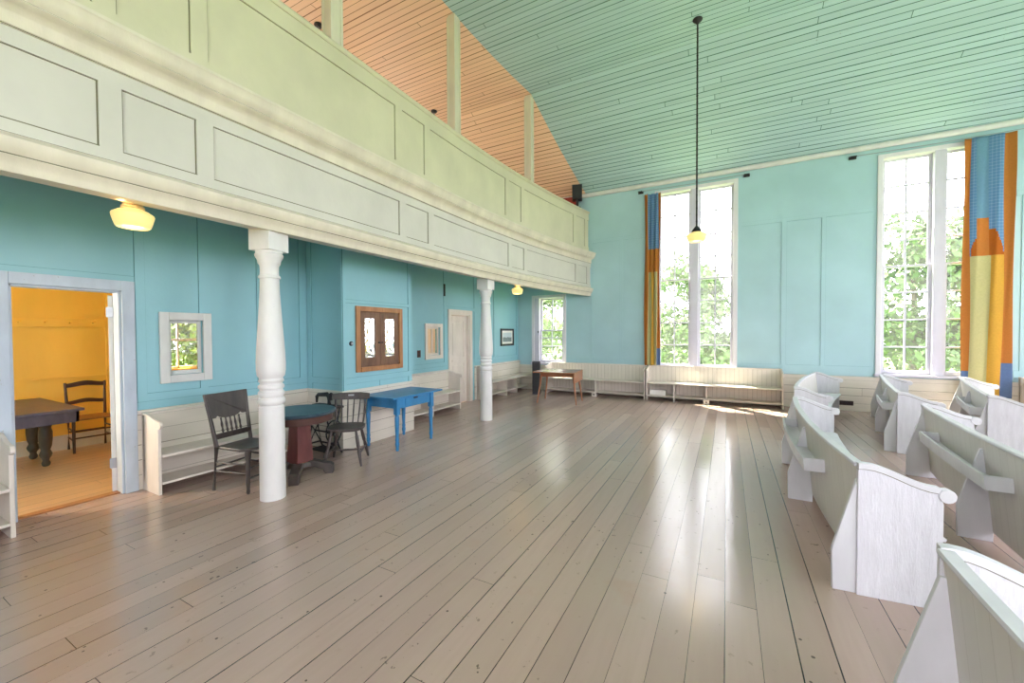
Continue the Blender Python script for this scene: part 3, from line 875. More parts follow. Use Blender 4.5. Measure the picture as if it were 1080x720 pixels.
t = thing('pendant_lamp', 'opal glass pendant lamp hanging on a long dark rod from the mint ceiling', 'lamp', (-0.445, 7.26, ZTOP))
m = MB(); m.lathe([(0.07, 0.02), (0.075, -0.01), (0.06, -0.03), (0.03, -0.05), (0.015, -0.08)], 20); m.build('canopy', M['iron'], t, smooth=True)
m = MB(); m.tube([(0, 0, -0.05), (0, 0, -3.36)], 0.013, 8)
for i in range(30): m.lathe([(0.013, -0.14 - i * 0.107), (0.018, -0.15 - i * 0.107), (0.013, -0.16 - i * 0.107)], 8, cap=False)
m.build('rod', M['iron'], t, smooth=True)
m = MB(); m.lathe([(0.015, -3.33), (0.04, -3.36), (0.07, -3.40), (0.078, -3.43), (0.06, -3.44)], 20); m.build('fitter', M['iron'], t, smooth=True)
m = MB(); m.lathe([(r_, z_ - 3.585) for r_, z_ in lamp_shade_prof(0.155, 0.165)], 32, cap=False); m.build('lamp_shade', M['lamp'], t, smooth=True)
point('lamp_light', (-0.445, 7.26, ZTOP - 3.66), 5, (1.0, 0.75, 0.4), 0.1)

# ------------------------------------------------------------------ straight benches (local: runs along +X, back at y=0, front at y=-depth)
def end_prof(depth, top, roll):
    """profile (distance from back, z): high back sweeping down to a rolled arm"""
    p = [(0.0, 0.0), (0.0, top), (0.03, top + 0.003)]
    za = roll + 0.035
    for i in range(1, 9):
        u = i / 8; s_ = u * u * (3 - 2 * u)
        p.append((0.03 + (depth - 0.11) * u, top + (za - top) * s_ + 0.004))
    cx, cz, r = depth - 0.045, roll, 0.038
    for i in range(9):
        a = PI * 0.55 - i * (PI * 1.25) / 8
        p.append((cx + r * math.cos(a), cz + r * math.sin(a)))
    p += [(depth - 0.06, roll - 0.05), (depth - 0.06, 0.0)]
    return p


def bench(name, label, cat, loc, rotz, L, depth, seat, shelf, top=0.80, back='h', ends=(True, True), div=(), group=None, roll=0.69):
    t = thing(name, label, cat, loc, rotz, group)
    m = MB()
    m.box((0, -0.06, 0.10), (L, -0.035, top - 0.025), 0, None, 'xz' if back == 'h' else 'zx')
    m.build('backrest', M['wains'] if back == 'h' else M['wains_v'], t)
    m = MB(); m.box((-0.005, -0.075, top - 0.025), (L + 0.005, -0.02, top)); m.build('top_rail', M['cream'], t, bevel=0.005)
    e0 = 0.028 if ends[0] else 0; e1 = 0.028 if ends[1] else 0
    m = MB(); m.box((e0, -depth + 0.02, seat - 0.028), (L - e1, -0.06, seat)); m.build('seat', M['cream'], t, bevel=0.006)
    if shelf:
        m = MB(); m.box((e0, -depth + 0.05, shelf - 0.025), (L - e1, -0.06, shelf)); m.build('shelf', M['cream'], t, bevel=0.004)
    for k, xx in enumerate((0.0, L - 0.028)):
        if ends[k]:
            m = MB(); m.prism([(-a, b) for a, b in end_prof(depth, top, roll)], 'x', xx, xx + 0.028); m.build('end_panel', M['cream'], t, bevel=0.004)
    for d in div:
        m = MB(); m.box((d - 0.014, -depth + 0.07, 0), (d + 0.014, -0.06, seat - 0.028)); m.build('divider', M['cream'], t)
    return t


# along the partition (local x -> world +y means rotz=90deg; back toward -x: back at y=0 faces world... )
RZ = PI / 2          # local +x -> world +y, local -y -> world +x
bench('wall_bench', 'cream wall bench between the open doorway and the iron machine, behind the dark pressed-back chair', 'bench', (XL + 0.025, 1.83, 0), RZ, 1.46, 0.42, 0.405, 0.125, 0.80, 'h', (True, False), (1.2,), roll=0.70)
bench('wall_bench', 'cream wall bench at the left picture edge, left of the open doorway', 'bench', (XL + 0.031, -1.15, 0), RZ, 2.07, 0.42, 0.405, 0.125, 0.80, 'h', (False, True), (1.0,), roll=0.70)
bench('wall_bench', 'short cream wall bench with shelf between the blue table and the panelled door', 'bench', (XL + 0.025, 5.12, 0), RZ, 1.85, 0.42, 0.41, 0.13, 0.80, 'h', (False, True), (0.95,), roll=0.70)
tb = bench('wall_bench', 'cream wall bench under the small framed picture, with open shelf below', 'bench', (XL + 0.025, 8.12, 0), RZ, 2.20, 0.42, 0.43, 0.14, 0.815, 'h', (False, False), (0.9, 1.45), roll=0.70)
m = MB(); m.box((0, -0.42, 0), (0.028, -0.0, 0.815)); m.build('end_panel', M['cream'], tb, bevel=0.003)
# along the window wall: local -y -> world -y
bench('wall_bench', 'cream matchboard bench along the window wall, behind the brown drop-leaf table', 'bench', (-4.28, YF - 0.035, 0), 0, 2.56, 0.48, 0.42, 0.115, 0.80, 'v', (True, True), (1.35,), roll=0.70)
bench('wall_bench', 'cream matchboard bench below the middle tall window, white box on its shelf', 'bench', (-1.69, YF - 0.035, 0), 0, 2.74, 0.48, 0.42, 0.115, 0.81, 'v', (True, True), (0.62, 1.30), roll=0.70)
bench('wall_bench', 'cream bench at the right picture edge, right of the patchwork curtain', 'bench', (4.50, YF - 0.035, 0), 0, 2.4, 0.48, 0.42, 0.115, 0.80, 'v', (True, True), (1.2,), roll=0.70)
o = MB().box((0, 0, 0), (0.36, 0.16, 0.12)).build('storage_box', M['paper'], bevel=0.004, loc=(-1.62, 10.02, 0.115)); tag(o, 'small white box on the lower shelf of the bench below the middle window', 'box', kind='thing')
for x, lab in ((-2.93, 'small white floor outlet box in front of the bench behind the brown table'), (-0.39, 'small white floor outlet box in front of the bench below the middle window')):
    t = thing('outlet_box', lab, 'outlet', (x, 9.84, 0), 0, 'outlet boxes along the window wall')
    MB().box((-0.06, -0.03, 0), (0.06, 0.03, 0.105)).build('body', M['cream'], t, bevel=0.006)
    m = MB(); m.box((-0.018, -0.033, 0.04), (0.018, -0.029, 0.07)); m.build('socket', M['black'], t)

# ------------------------------------------------------------------ pews
def pew(label, A, B, sag, near=True, far=True, rack=None, braces=(0.0, 0.5, 1.0), top=0.80, cat='pew', tilt=0.075, sd=0.42):
    """curved pew: back line from A (near) to B (far) in plan, bowed by sag; sitters face +s side (to the right of A->B)"""
    A = Vector(A); B = Vector(B); ch = B - A; Lc = ch.length; d = ch / Lc; nrm = Vector((d.y, -d.x))
    t = thing('church_pew', label, cat, (A.x, A.y, 0), 0, 'curved white pews on the right')
    def P(u):
        p = ch * u - nrm * (4 * sag * u * (1 - u)); tang = (ch - nrm * (4 * sag * (1 - 2 * u))).normalized()
        return (p.x, p.y), (tang.y, -tang.x)
    def FR(u0, u1, n=24): return [P(u0 + (u1 - u0) * i / n) for i in range(n + 1)]
    fr = FR(0.006, 0.994)
    m = MB(); m.sweep(fr, [(0.005, top - 0.02), (0.025, top - 0.02), (tilt + 0.02, 0.07), (tilt, 0.07)]); m.build('backrest', M['pew_v'], t)
    m = MB(); m.sweep(fr, [(-0.008, top - 0.022), (-0.012, top - 0.012), (-0.008, top), (0.035, top + 0.002), (0.04, top - 0.01), (0.035, top - 0.022)]); m.build('top_rail', M['pew'], t, smooth=True)
    m = MB(); m.sweep(fr, [(tilt - 0.01, 0.40), (sd - 0.02, 0.415), (sd, 0.405), (sd - 0.005, 0.39), (tilt - 0.01, 0.375)]); m.build('seat', M['pew'], t, smooth=True)
    ends = ([0.0] if near else []) + ([1.0] if far else [])
    for u in ends:
        (ox, oy), (nx, ny) = P(u)
        T = Matrix(((nx, -ny, 0, ox), (ny, nx, 0, oy), (0, 0, 1, 0), (0, 0, 0, 1)))
        m = MB(); m.prism(end_prof(sd + 0.03, top, 0.665), 'y', -0.014, 0.014, 0, T); e = m.build('end_panel', M['pew_aged'], t, bevel=0.003)
        # capping moulding that follows the top edge and ends in a rolled scroll
        prof = end_prof(sd + 0.03, top, 0.665)[1:11]
        m = MB()
        band = [(a, b + 0.006) for a, b in prof] + [(a, b - 0.03) for a, b in reversed(prof)]
        nB = len(prof)
        for q in range(nB - 1):
            m.prism([band[q], band[q + 1], (prof[q + 1][0], prof[q + 1][1] - 0.028), (prof[q][0], prof[q][1] - 0.028)], 'y', -0.021, 0.021, 0, T)
        cx, cz = sd + 0.03 - 0.047, 0.664
        for q in range(nB - 1):  # dark strip below the cap, its shadow line painted in
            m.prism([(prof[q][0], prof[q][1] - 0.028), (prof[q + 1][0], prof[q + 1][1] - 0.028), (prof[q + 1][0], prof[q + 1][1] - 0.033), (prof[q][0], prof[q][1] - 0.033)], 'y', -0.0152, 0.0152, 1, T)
        m.lathe([(0.036, -0.024), (0.039, -0.021), (0.039, 0.021), (0.036, 0.024)], 20, 0, T @ Matrix.Translation((cx, 0, cz)) @ Matrix.Rotation(PI / 2, 4, 'X'))
        m.build('scroll_cap', [M['pew'], M['groove_shade']], e, smooth=True)
    for u in braces:
        (ox, oy), (nx, ny) = P(min(max(u, 0.006), 0.994))
        T = Matrix(((nx, -ny, 0, ox), (ny, nx, 0, oy), (0, 0, 1, 0), (0, 0, 0, 1)))
        m = MB(); w0 = 0.014
        m.prism([(0.02, 0.70), (-0.002, 0.70), (-0.115, 0.27), (-0.12, 0.24), (-0.115, 0.0), (tilt + 0.0, 0.0), (tilt + 0.0, 0.06)], 'y', -w0, w0, 0, T)
        m.build('brace', M['pew'], t, bevel=0.003)
    if rack:
        f2 = FR(rack[0], rack[1], 14)
        m = MB()
        m.sweep(f2, [(0.035, 0.50), (-0.085, 0.50), (-0.085, 0.515), (0.035, 0.515)])
        m.sweep(f2, [(-0.085, 0.50), (-0.105, 0.50), (-0.115, 0.60), (-0.097, 0.60)])
        for q in (0, -1):
            (ox, oy), (nx, ny) = f2[q]
            T = Matrix(((nx, -ny, 0, ox), (ny, nx, 0, oy), (0, 0, 1, 0), (0, 0, 0, 1)))
            m.prism([(0.03, 0.50), (-0.105, 0.50), (-0.115, 0.60), (0.025, 0.60)], 'y', -0.012, 0.012, 0, T)
        m.build('book_rack', M['pew'], t)
    return t


pew('nearest curved white pew, cropped by the bottom right corner', (0.78, -0.80), (0.70, 2.05), 0.05, True, True, (0.2, 0.55), (0.05, 0.5, 1.0))
pew('curved white pew with crackled end panel facing the camera and long book rack', (0.705, 3.125), (0.735, 5.99), 0.075, True, True, (0.27, 0.86), (0.0, 0.53, 0.95))
pew('far curved white pew of the first row, reaching toward the window wall', (0.875, 7.08), (1.545, 9.86), 0.055, True, True, None, (0.05, 0.5, 0.95))
pew('long white pew with book rack cut by the right picture edge', (1.66, 3.10), (1.90, 6.02), 0.05, True, True, (0.30, 0.80), (0.0, 0.44, 1.0))
pew('white pew in front of the right tall window, behind the vent', (1.985, 7.03), (2.53, 9.86), 0.02, True, True, (0.15, 0.45), (0.02, 0.48, 1.0))
pew('white pew in front of the patchwork curtain, small rack on its back', (2.87, 7.18), (3.59, 9.84), 0.03, True, True, (0.12, 0.55), (0.02, 0.5, 1.0))

# ------------------------------------------------------------------ tables and chairs
def turned(h, r):
    """turned leg profile of height h"""
    return [(r * 0.62, 0), (r * 0.75, h * 0.03), (r * 0.60, h * 0.07), (r * 0.85, h * 0.13), (r * 0.95, h * 0.16), (r * 0.7, h * 0.20), (r * 0.85, h * 0.26), (r * 1.0, h * 0.5), (r * 0.95, h * 0.62), (r * 0.8, h * 0.68), (r * 1.02, h * 0.71), (r * 0.8, h * 0.74)]


# blue table
t = thing('blue_table', 'bright blue painted table with one drawer in front of the closet window', 'table', (-4.235, 4.42, 0))
m = MB(); m.box((-0.325, -0.47, 0.712), (0.325, 0.58, 0.735)); m.build('tabletop', M['blue'], t, bevel=0.004)
m = MB()
for a, b in (((-0.28, -0.34, 0.57), (0.28, -0.32, 0.712)), ((-0.28, 0.34, 0.57), (0.28, 0.36, 0.712)), ((-0.29, -0.34, 0.57), (-0.27, 0.34, 0.712)), ((0.265, -0.34, 0.57), (0.285, 0.34, 0.712))): m.box(a, b)
m.build('apron', M['blue'], t, bevel=0.003)
m = MB(); m.box((0.27, -0.20, 0.59), (0.294, 0.20, 0.70)); dr = m.build('drawer', M['blue'], t, bevel=0.003)
m = MB(); m.box((0.292, -0.04, 0.675), (0.30, 0.04, 0.698)); m.build('finger_pull', M['black'], dr)
for x in (-0.275, 0.275):
    for y in (-0.355, 0.355):
        m = MB(); T = Matrix.Translation((x, y, 0)); m.box((x - 0.031, y - 0.031, 0.50), (x + 0.031, y + 0.031, 0.712))
        m.lathe([(0.018, 0.0), (0.024, 0.02), (0.02, 0.04), (0.028, 0.08), (0.03, 0.10), (0.022, 0.125), (0.027, 0.14), (0.027, 0.16), (0.022, 0.18), (0.024, 0.22), (0.031, 0.42), (0.031, 0.46), (0.024, 0.48), (0.033, 0.495), (0.03, 0.51)], 16, 0, T)
        m.build('leg', M['blue'], t, smooth=True)

# pedestal table
t = thing('pedestal_table', 'round slate-topped table on a maroon square pedestal behind the nearer column', 'table', (-4.27, 2.86, 0), 0)
m = MB(); m.lathe([(0.36, 0.70), (0.375, 0.706), (0.38, 0.72), (0.38, 0.732), (0.37, 0.74), (0.0, 0.74)], 48, 0, None, False); m.lathe([(0.0, 0.70), (0.36, 0.70)], 48, 0, None, False); m.build('tabletop', M['slate'], t, smooth=True)
m = MB(); m.lathe([(0.345, 0.62), (0.35, 0.70)], 48); m.build('apron', M['dark_r'], t, smooth=True)
m = MB()
def taper(mbs, r0, z0, r1, z1):
    vs = [(-r0, -r0, z0), (r0, -r0, z0), (r0, r0, z0), (-r0, r0, z0), (-r1, -r1, z1), (r1, -r1, z1), (r1, r1, z1), (-r1, r1, z1)]
    mbs.add(vs, [(0, 3, 2, 1), (4, 5, 6, 7), (0, 1, 5, 4), (1, 2, 6, 5), (2, 3, 7, 6), (3, 0, 4, 7)])
taper(m, 0.10, 0.15, 0.078, 0.62)
m.build('pedestal', M['maroon'], t, bevel=0.01)
for a in range(4):
    R = Matrix.Rotation(a * PI / 2 + PI / 4, 4, 'Z')
    m = MB(); m.prism([(0.05, 0.16), (0.05, 0.10), (0.16, 0.085), (0.24, 0.05), (0.265, 0.0), (0.35, 0.0), (0.35, 0.09), (0.32, 0.115), (0.24, 0.13), (0.14, 0.165)], 'y', -0.05, 0.05, 0, R)
    m.build('foot', M['dark'], t, bevel=0.006)
m = MB(); taper(m, 0.125, 0.105, 0.11, 0.155); m.build('plinth', M['dark'], t, bevel=0.006)


def hbar(m, a, b, r, seg=8): m.tube([a, b], r, seg)


# pressed-back chair (faces local +X)
t = thing('pressed_back_chair', 'dark wooden chair with broad solid crest and five spindles, left of the nearer column', 'chair', (-4.45, 2.40, 0), math.radians(12))
HW = 0.205
m = MB()
sp = []
for i in range(21):
    a = -PI / 2 + PI * i / 20
    sp.append((0.12 + 0.12 * math.cos(a) ** 0.8 if math.cos(a) > 0 else 0.12, 0.21 * math.sin(a)))
poly = [(-0.20, -0.185), (-0.20, 0.185)] + [(x, y) for x, y in reversed(sp)]
m.prism(poly, 'z', 0.425, 0.455); m.build('seat', M['dark'], t, bevel=0.008)
def backx(z): return -0.19 - (z - 0.45) * 0.20
for s in (-1, 1):
    m = MB(); m.tube([(-0.235, s * (HW - 0.01), 0), (-0.19, s * (HW - 0.012), 0.45), (backx(0.7), s * HW, 0.70), (backx(0.98), s * (HW + 0.025), 0.98)], [0.016, 0.021, 0.018, 0.014], 8); m.build('rear_leg', M['dark'], t, smooth=True)
    m = MB(); m.lathe([(0.013, 0), (0.018, 0.02), (0.014, 0.05), (0.02, 0.12), (0.022, 0.30), (0.016, 0.33), (0.024, 0.36), (0.024, 0.43)], 12, 0, Matrix.Translation((0.19, s * 0.17, 0))); m.build('front_leg', M['dark'], t, smooth=True)
m = MB()  # crest board with shaped lower edge
xs = []
pts = [(-HW - 0.035, 0.985), (HW + 0.035, 0.985), (HW + 0.012, 0.735), (0.15, 0.735), (0.13, 0.755), (0.10, 0.735), (0.05, 0.72), (-0.05, 0.72), (-0.10, 0.735), (-0.13, 0.755), (-0.15, 0.735), (-HW - 0.012, 0.735)]
vs = []; n = len(pts)
for dx in (-0.011, 0.011):
    for y, z in pts: vs.append((backx(z) + dx - 0.012 * (1 - (y / 0.24) ** 2), y, z))
m.add(vs, [tuple(range(n)), tuple(range(2 * n - 1, n - 1, -1))] + [(i, i + n, (i + 1) % n + n, (i + 1) % n) for i in range(n)])
m.build('crest', M['dark'], t, bevel=0.004)
m = MB(); m.box((backx(0.54) - 0.012, -HW, 0.52), (backx(0.54) + 0.012, HW, 0.575)); m.build('lower_rail', M['dark'], t, bevel=0.004)
for k in range(5):
    y = (k - 2) * 0.05
    m = MB(); m.tube([(backx(0.57), y, 0.57), (backx(0.60), y, 0.60), (backx(0.62), y, 0.62), (backx(0.66), y, 0.66), (backx(0.70), y, 0.70), (backx(0.73), y, 0.73)], [0.007, 0.012, 0.008, 0.012, 0.007, 0.009], 8); m.build('spindle', M['dark'], t, smooth=True)
for s in (-1, 1):
    for z in (0.20, 0.29):
        m = MB(); hbar(m, (-0.215, s * 0.19, z), (0.19, s * 0.17, z), 0.010); m.build('stretcher', M['dark'], t, smooth=True)
for z in (0.15, 0.25):
    m = MB(); hbar(m, (0.19, -0.17, z), (0.19, 0.17, z), 0.010); m.build('stretcher', M['dark'], t, smooth=True)
m = MB(); hbar(m, (-0.215, -0.19, 0.24), (-0.215, 0.19, 0.24), 0.010); m.build('stretcher', M['dark'], t, smooth=True)

# windsor style kitchen chair, back toward the blue table
t = thing('spindle_back_chair', 'dark kitchen chair with plain spindle back between the round table and blue table', 'chair', (-4.19, 3.43, 0), math.radians(-53))
# local: faces +X ; back on -X side
m = MB(); poly = []
for i in range(28):
    a = 2 * PI * i / 28
    poly.append((0.205 * math.copysign(abs(math.cos(a)) ** 0.7, math.cos(a)), 0.215 * math.copysign(abs(math.sin(a)) ** 0.7, math.sin(a))))
m.prism(poly, 'z', 0.415, 0.455); m.build('seat', M['dark'], t, bevel=0.012)
for sx, sy in ((1, 1), (1, -1), (-1, 1), (-1, -1)):
    m = MB(); a = Vector((sx * 0.13, sy * 0.14, 0.42)); b = Vector((sx * 0.215, sy * 0.215, 0.0))
    m.tube([a, a.lerp(b, 0.25), a.lerp(b, 0.45), a.lerp(b, 0.5), a.lerp(b, 0.6), b], [0.013, 0.02, 0.021, 0.015, 0.021, 0.012], 10); m.build('leg', M['dark'], t, smooth=True)
for sy in (-1, 1):
    m = MB(); m.tube([(0.185, sy * 0.19, 0.15), (0.0, sy * 0.19, 0.15), (-0.185, sy * 0.19, 0.15)], [0.009, 0.014, 0.009], 8); m.build('stretcher', M['dark'], t, smooth=True)
m = MB(); m.tube([(0, -0.19, 0.15), (0, 0, 0.15), (0, 0.19, 0.15)], [0.009, 0.014, 0.009], 8); m.build('stretcher', M['dark'], t, smooth=True)
for k in range(6):
    y = (k - 2.5) * 0.066; yt = (k - 2.5) * 0.078
    rr = 0.012 if k in (0, 5) else 0.009
    m = MB(); m.tube([(-0.175 + 0.02 * abs(k - 2.5) / 2.5, y, 0.44), (-0.215, (y + yt) / 2, 0.60), (-0.255, yt, 0.76)], [rr * 0.8, rr * 1.15, rr * 0.8], 8); m.build('spindle', M['dark'], t, smooth=True)
m = MB()
fr_ = []
vs = []; fs = []
nn = 12
for i in range(nn + 1):
    y = -0.235 + 0.47 * i / nn; x = -0.275 + 0.03 * (y / 0.235) ** 2
    h = 0.045 - 0.012 * (abs(y) / 0.235) ** 3
    for dx, dz in ((-0.012, -h), (0.012, -h), (0.008, h), (-0.014, h)): vs.append((x + dx - dz * 0.25, y, 0.785 + dz))
for i in range(nn):
    for q in range(4): fs.append((i * 4 + q, i * 4 + 4 + q, i * 4 + 4 + (q + 1) % 4, i * 4 + (q + 1) % 4))
fs += [(0, 1, 2, 3), (nn * 4 + 3, nn * 4 + 2, nn * 4 + 1, nn * 4)]
m.add(vs, fs); cr = m.build('crest', M['dark'], t, bevel=0.004)
m = MB(); m.box((-0.262, -0.035, 0.787), (-0.256, 0.035, 0.807)); m.build('hand_hold', M['steel'], cr)

# old treadle machine beside the closet
t = thing('treadle_machine', 'old black iron treadle machine with wheel, in the corner behind the round table', 'machine', (-4.76, 3.53, 0)); t.scale = (0.82, 0.78, 0.98)
m = MB(); m.box((-0.26, -0.20, 0.62), (0.26, 0.20, 0.65)); m.build('tabletop', M['dark'], t, bevel=0.005)
for s in (-1, 1):
    m = MB()
    m.tube([(s * 0.22, -0.18, 0.0), (s * 0.22, -0.12, 0.10), (s * 0.22, -0.06, 0.35), (s * 0.22, -0.15, 0.62)], 0.013, 8)
    m.tube([(s * 0.22, 0.18, 0.0), (s * 0.22, 0.12, 0.10), (s * 0.22, 0.06, 0.35), (s * 0.22, 0.15, 0.62)], 0.013, 8)
    m.tube([(s * 0.22, -0.11, 0.13), (s * 0.22, 0.11, 0.13)], 0.012, 8); m.tube([(s * 0.22, -0.07, 0.40), (s * 0.22, 0.07, 0.40)], 0.012, 8)
    m.tube([(s * 0.22, -0.1, 0.14), (s * 0.22, 0.06, 0.38)], 0.009, 8); m.tube([(s * 0.22, 0.1, 0.14), (s * 0.22, -0.06, 0.38)], 0.009, 8)
    m.build('leg_frame', M['iron'], t, smooth=True)
m = MB(); m.tube([(-0.22, 0, 0.30), (0.24, 0, 0.30)], 0.012, 8); m.tube([(-0.22, 0.1, 0.12), (0.22, 0.1, 0.12)], 0.012, 8); m.build('cross_bar', M['iron'], t, smooth=True)
m = MB()
ring = [(0.25, 0.15 * math.cos(2 * PI * i / 28), 0.32 + 0.15 * math.sin(2 * PI * i / 28)) for i in range(29)]
m.tube(ring, 0.011, 8)
for i in range(4):
    a = PI * i / 4; m.tube([(0.25, 0.15 * math.cos(a), 0.32 + 0.15 * math.sin(a)), (0.25, -0.15 * math.cos(a), 0.32 - 0.15 * math.sin(a))], 0.006, 6)
m.build('flywheel', M['iron'], t, smooth=True)
m = MB()
for i in range(7): m.box((-0.17, -0.12 + i * 0.036, 0.055), (0.17, -0.10 + i * 0.036, 0.07))
for s in (-1, 1): m.box((s * 0.16 - 0.012, -0.13, 0.05), (s * 0.16 + 0.012, 0.13, 0.075))
m.build('treadle', M['iron'], t)
m = MB(); m.box((-0.19, -0.07, 0.65), (0.19, 0.07, 0.675)); m.tube([(0.14, 0, 0.67), (0.14, 0, 0.78), (0.10, 0, 0.815), (-0.12, 0, 0.80), (-0.16, 0, 0.77), (-0.16, 0, 0.69)], [0.038, 0.032, 0.032, 0.026, 0.028, 0.018], 12)
m.lathe([(0.05, -0.012), (0.055, 0), (0.05, 0.012)], 20, 0, Matrix.Translation((0.19, 0, 0.79)) @ Matrix.Rotation(PI / 2, 4, 'Y'))
m.build('machine_head', M['iron'], t, smooth=True)

# brown drop-leaf table by the corner window
t = thing('drop_leaf_table', 'reddish brown drop-leaf table on slender splayed legs near the corner window', 'table', (-3.43, 8.72, 0), math.radians(6))
m = MB(); m.box((-0.46, -0.55, 0.715), (0.46, 0.34, 0.737)); m.build('tabletop', M['teak'], t, bevel=0.004)
m = MB(); m.box((0.462, -0.50, 0.50), (0.482, 0.34, 0.735)); m.build('drop_leaf', M['teak'], t, bevel=0.004)
m = MB()
for a, b in (((-0.36, -0.25, 0.60), (0.42, -0.23, 0.715)), ((-0.36, 0.25, 0.60), (0.42, 0.27, 0.715)), ((-0.38, -0.25, 0.60), (-0.36, 0.27, 0.715)), ((0.40, -0.25, 0.60), (0.42, 0.27, 0.715))): m.box(a, b)
m.build('apron', M['teak'], t, bevel=0.003)
for sx in (-1, 1):
    for sy in (-1, 1):
        m = MB(); m.tube([(0.02 + sx * 0.37, 0.01 + sy * 0.24, 0.712), (0.02 + sx * 0.40, 0.01 + sy * 0.265, 0.42), (0.02 + sx * 0.455, 0.01 + sy * 0.31, 0.0)], [0.026, 0.022, 0.013], 10); m.build('leg', M['teak'], t, smooth=True)

# dark table in the yellow room
t = thing('farm_table', 'heavy dark plum-brown table with fat turned legs in the yellow room', 'table', (-7.22, 0.95, 0), 0)
m = MB(); m.box((-0.88, -0.95, 0.735), (0.70, 0.79, 0.765)); m.build('tabletop', M['purple'], t, bevel=0.005)
m = MB()
for a, b in (((-0.78, -0.82, 0.60), (0.60, -0.79, 0.735)), ((-0.78, 0.74, 0.60), (0.60, 0.77, 0.735)), ((-0.80, -0.82, 0.60), (-0.77, 0.77, 0.735)), ((0.57, -0.82, 0.60), (0.60, 0.77, 0.735))): m.box(a, b)
m.build('apron', M['purple'], t, bevel=0.003)
for x, y in ((-0.70, 0.68), (-0.12, 0.66), (-0.70, -0.72), (0.48, -0.72)):
    m = MB(); T = Matrix.Translation((x, y, 0))
    m.lathe([(r_ * 0.72, z_) for r_, z_ in [(0.035, 0), (0.05, 0.015), (0.055, 0.04), (0.04, 0.07), (0.045, 0.09), (0.07, 0.12), (0.08, 0.15), (0.06, 0.19), (0.055, 0.20), (0.075, 0.25), (0.085, 0.34), (0.085, 0.42), (0.07, 0.47), (0.085, 0.50), (0.07, 0.53), (0.08, 0.57), (0.08, 0.62)]], 20, 0, T); m.build('leg', M['dark'], t, smooth=True)

# ladder-back chair in the yellow room (faces local +X, toward the hall)
t = thing('ladder_back_chair', 'small dark ladder-back chair with caned seat in the yellow room', 'chair', (-7.92, 2.17, 0), math.radians(-4))
for s in (-1, 1):
    m = MB(); m.tube([(-0.19, s * 0.185, 0), (-0.185, s * 0.185, 0.45), (-0.235, s * 0.20, 0.93)], [0.015, 0.018, 0.014], 10); m.build('rear_leg', M['dark_r'], t, smooth=True)
    m = MB(); m.tube([(0.18, s * 0.20, 0), (0.18, s * 0.20, 0.46)], [0.014, 0.019], 10); m.build('front_leg', M['dark_r'], t, smooth=True)
    for z in (0.17, 0.30):
        m = MB(); hbar(m, (-0.19, s * 0.185, z), (0.18, s * 0.20, z), 0.010); m.build('stretcher', M['dark_r'], t, smooth=True)
for z in (0.20, 0.29):
    m = MB(); hbar(m, (0.18, -0.2, z), (0.18, 0.2, z), 0.010); m.build('stretcher', M['dark_r'], t, smooth=True)
m = MB(); hbar(m, (-0.188, -0.185, 0.24), (-0.188, 0.185, 0.24), 0.010); m.build('stretcher', M['dark_r'], t, smooth=True)
m = MB(); m.prism([(-0.20, -0.19), (0.20, -0.22), (0.20, 0.22), (-0.20, 0.19)], 'z', 0.435, 0.462); m.build('seat', M['rush'], t, bevel=0.01)
for zc, h in ((0.655, 0.05), (0.90, 0.06)):
    pts = []
    n = 12
    for i in range(n + 1):
        u = -1 + 2 * i / n; pts.append((u * 0.195, zc + h * 0.5 + 0.03 * math.cos(u * PI / 2) ** 2 - 0.012))
    for i in range(n, -1, -1):
        u = -1 + 2 * i / n; pts.append((u * 0.195, zc - h * 0.5 + 0.02 * math.cos(u * PI) * 0.5))
    xb = -0.185 - (zc - 0.45) * 0.105
    m = MB(); m.prism(pts, 'x', xb - 0.009, xb + 0.009); m.build('back_slat', M['dark_r'], t, bevel=0.003)

# peg rail on the yellow wall
t = thing('peg_rail', 'yellow peg rail on the far wall of the yellow room', 'peg rail', (XO, 0, 1.775))
m = MB(); m.box((0, -1.0, -0.06), (0.025, 2.44, 0.06)); m.build('board', M['yellow'], t, bevel=0.004)
for k in range(14):
    y = 2.30 - k * 0.235
    if y < -0.9: break
    m = MB(); m.tube([(0.02, y, 0.0), (0.075, y, 0.012), (0.09, y, 0.018)], [0.011, 0.009, 0.015], 8); m.build('peg', M['yellow'], t, smooth=True)

# ------------------------------------------------------------------ curtains
def curtain(name, label, x0, x1, z0, z1, y, pattern, folds, amp, nx=72, nz=90, mats=None, flare=None):
    vs = []; fs = []; mi = []
    for j in range(nz + 1):
        v = j / nz; z = z1 + (z0 - z1) * v
        for i in range(nx + 1):
            u = i / nx
            w_ = 1.0 if flare is None else flare(v)
            x = (x0 + x1) / 2 + (u - 0.5) * (x1 - x0) * w_
            yy = y + amp * (0.75 + 0.25 * math.sin(3.1 * v + 9 * u)) * math.sin(2 * PI * folds * u + 0.5 * math.sin(2.3 * v)) + 0.012 * math.sin(5 * v + 3 * u)
            vs.append((x + 0.012 * math.sin(7 * v + 20 * u), yy, z))
    for j in range(nz):
        for i in range(nx):
            a = j * (nx + 1) + i; fs.append((a, a + 1, a + nx + 2, a + nx + 1)); mi.append(pattern((i + 0.5) / nx, (j + 0.5) / nz))
    m = MB(); m.v = vs; m.f = fs; m.m = mi
    o = m.build(name, mats, smooth=False)
    for p in o.data.polygons: p.use_smooth = True
    sd_ = o.modifiers.new('cloth', 'SOLIDIFY'); sd_.thickness = 0.004
    return tag(o, label, 'curtain', 'patchwork curtains', 'thing')


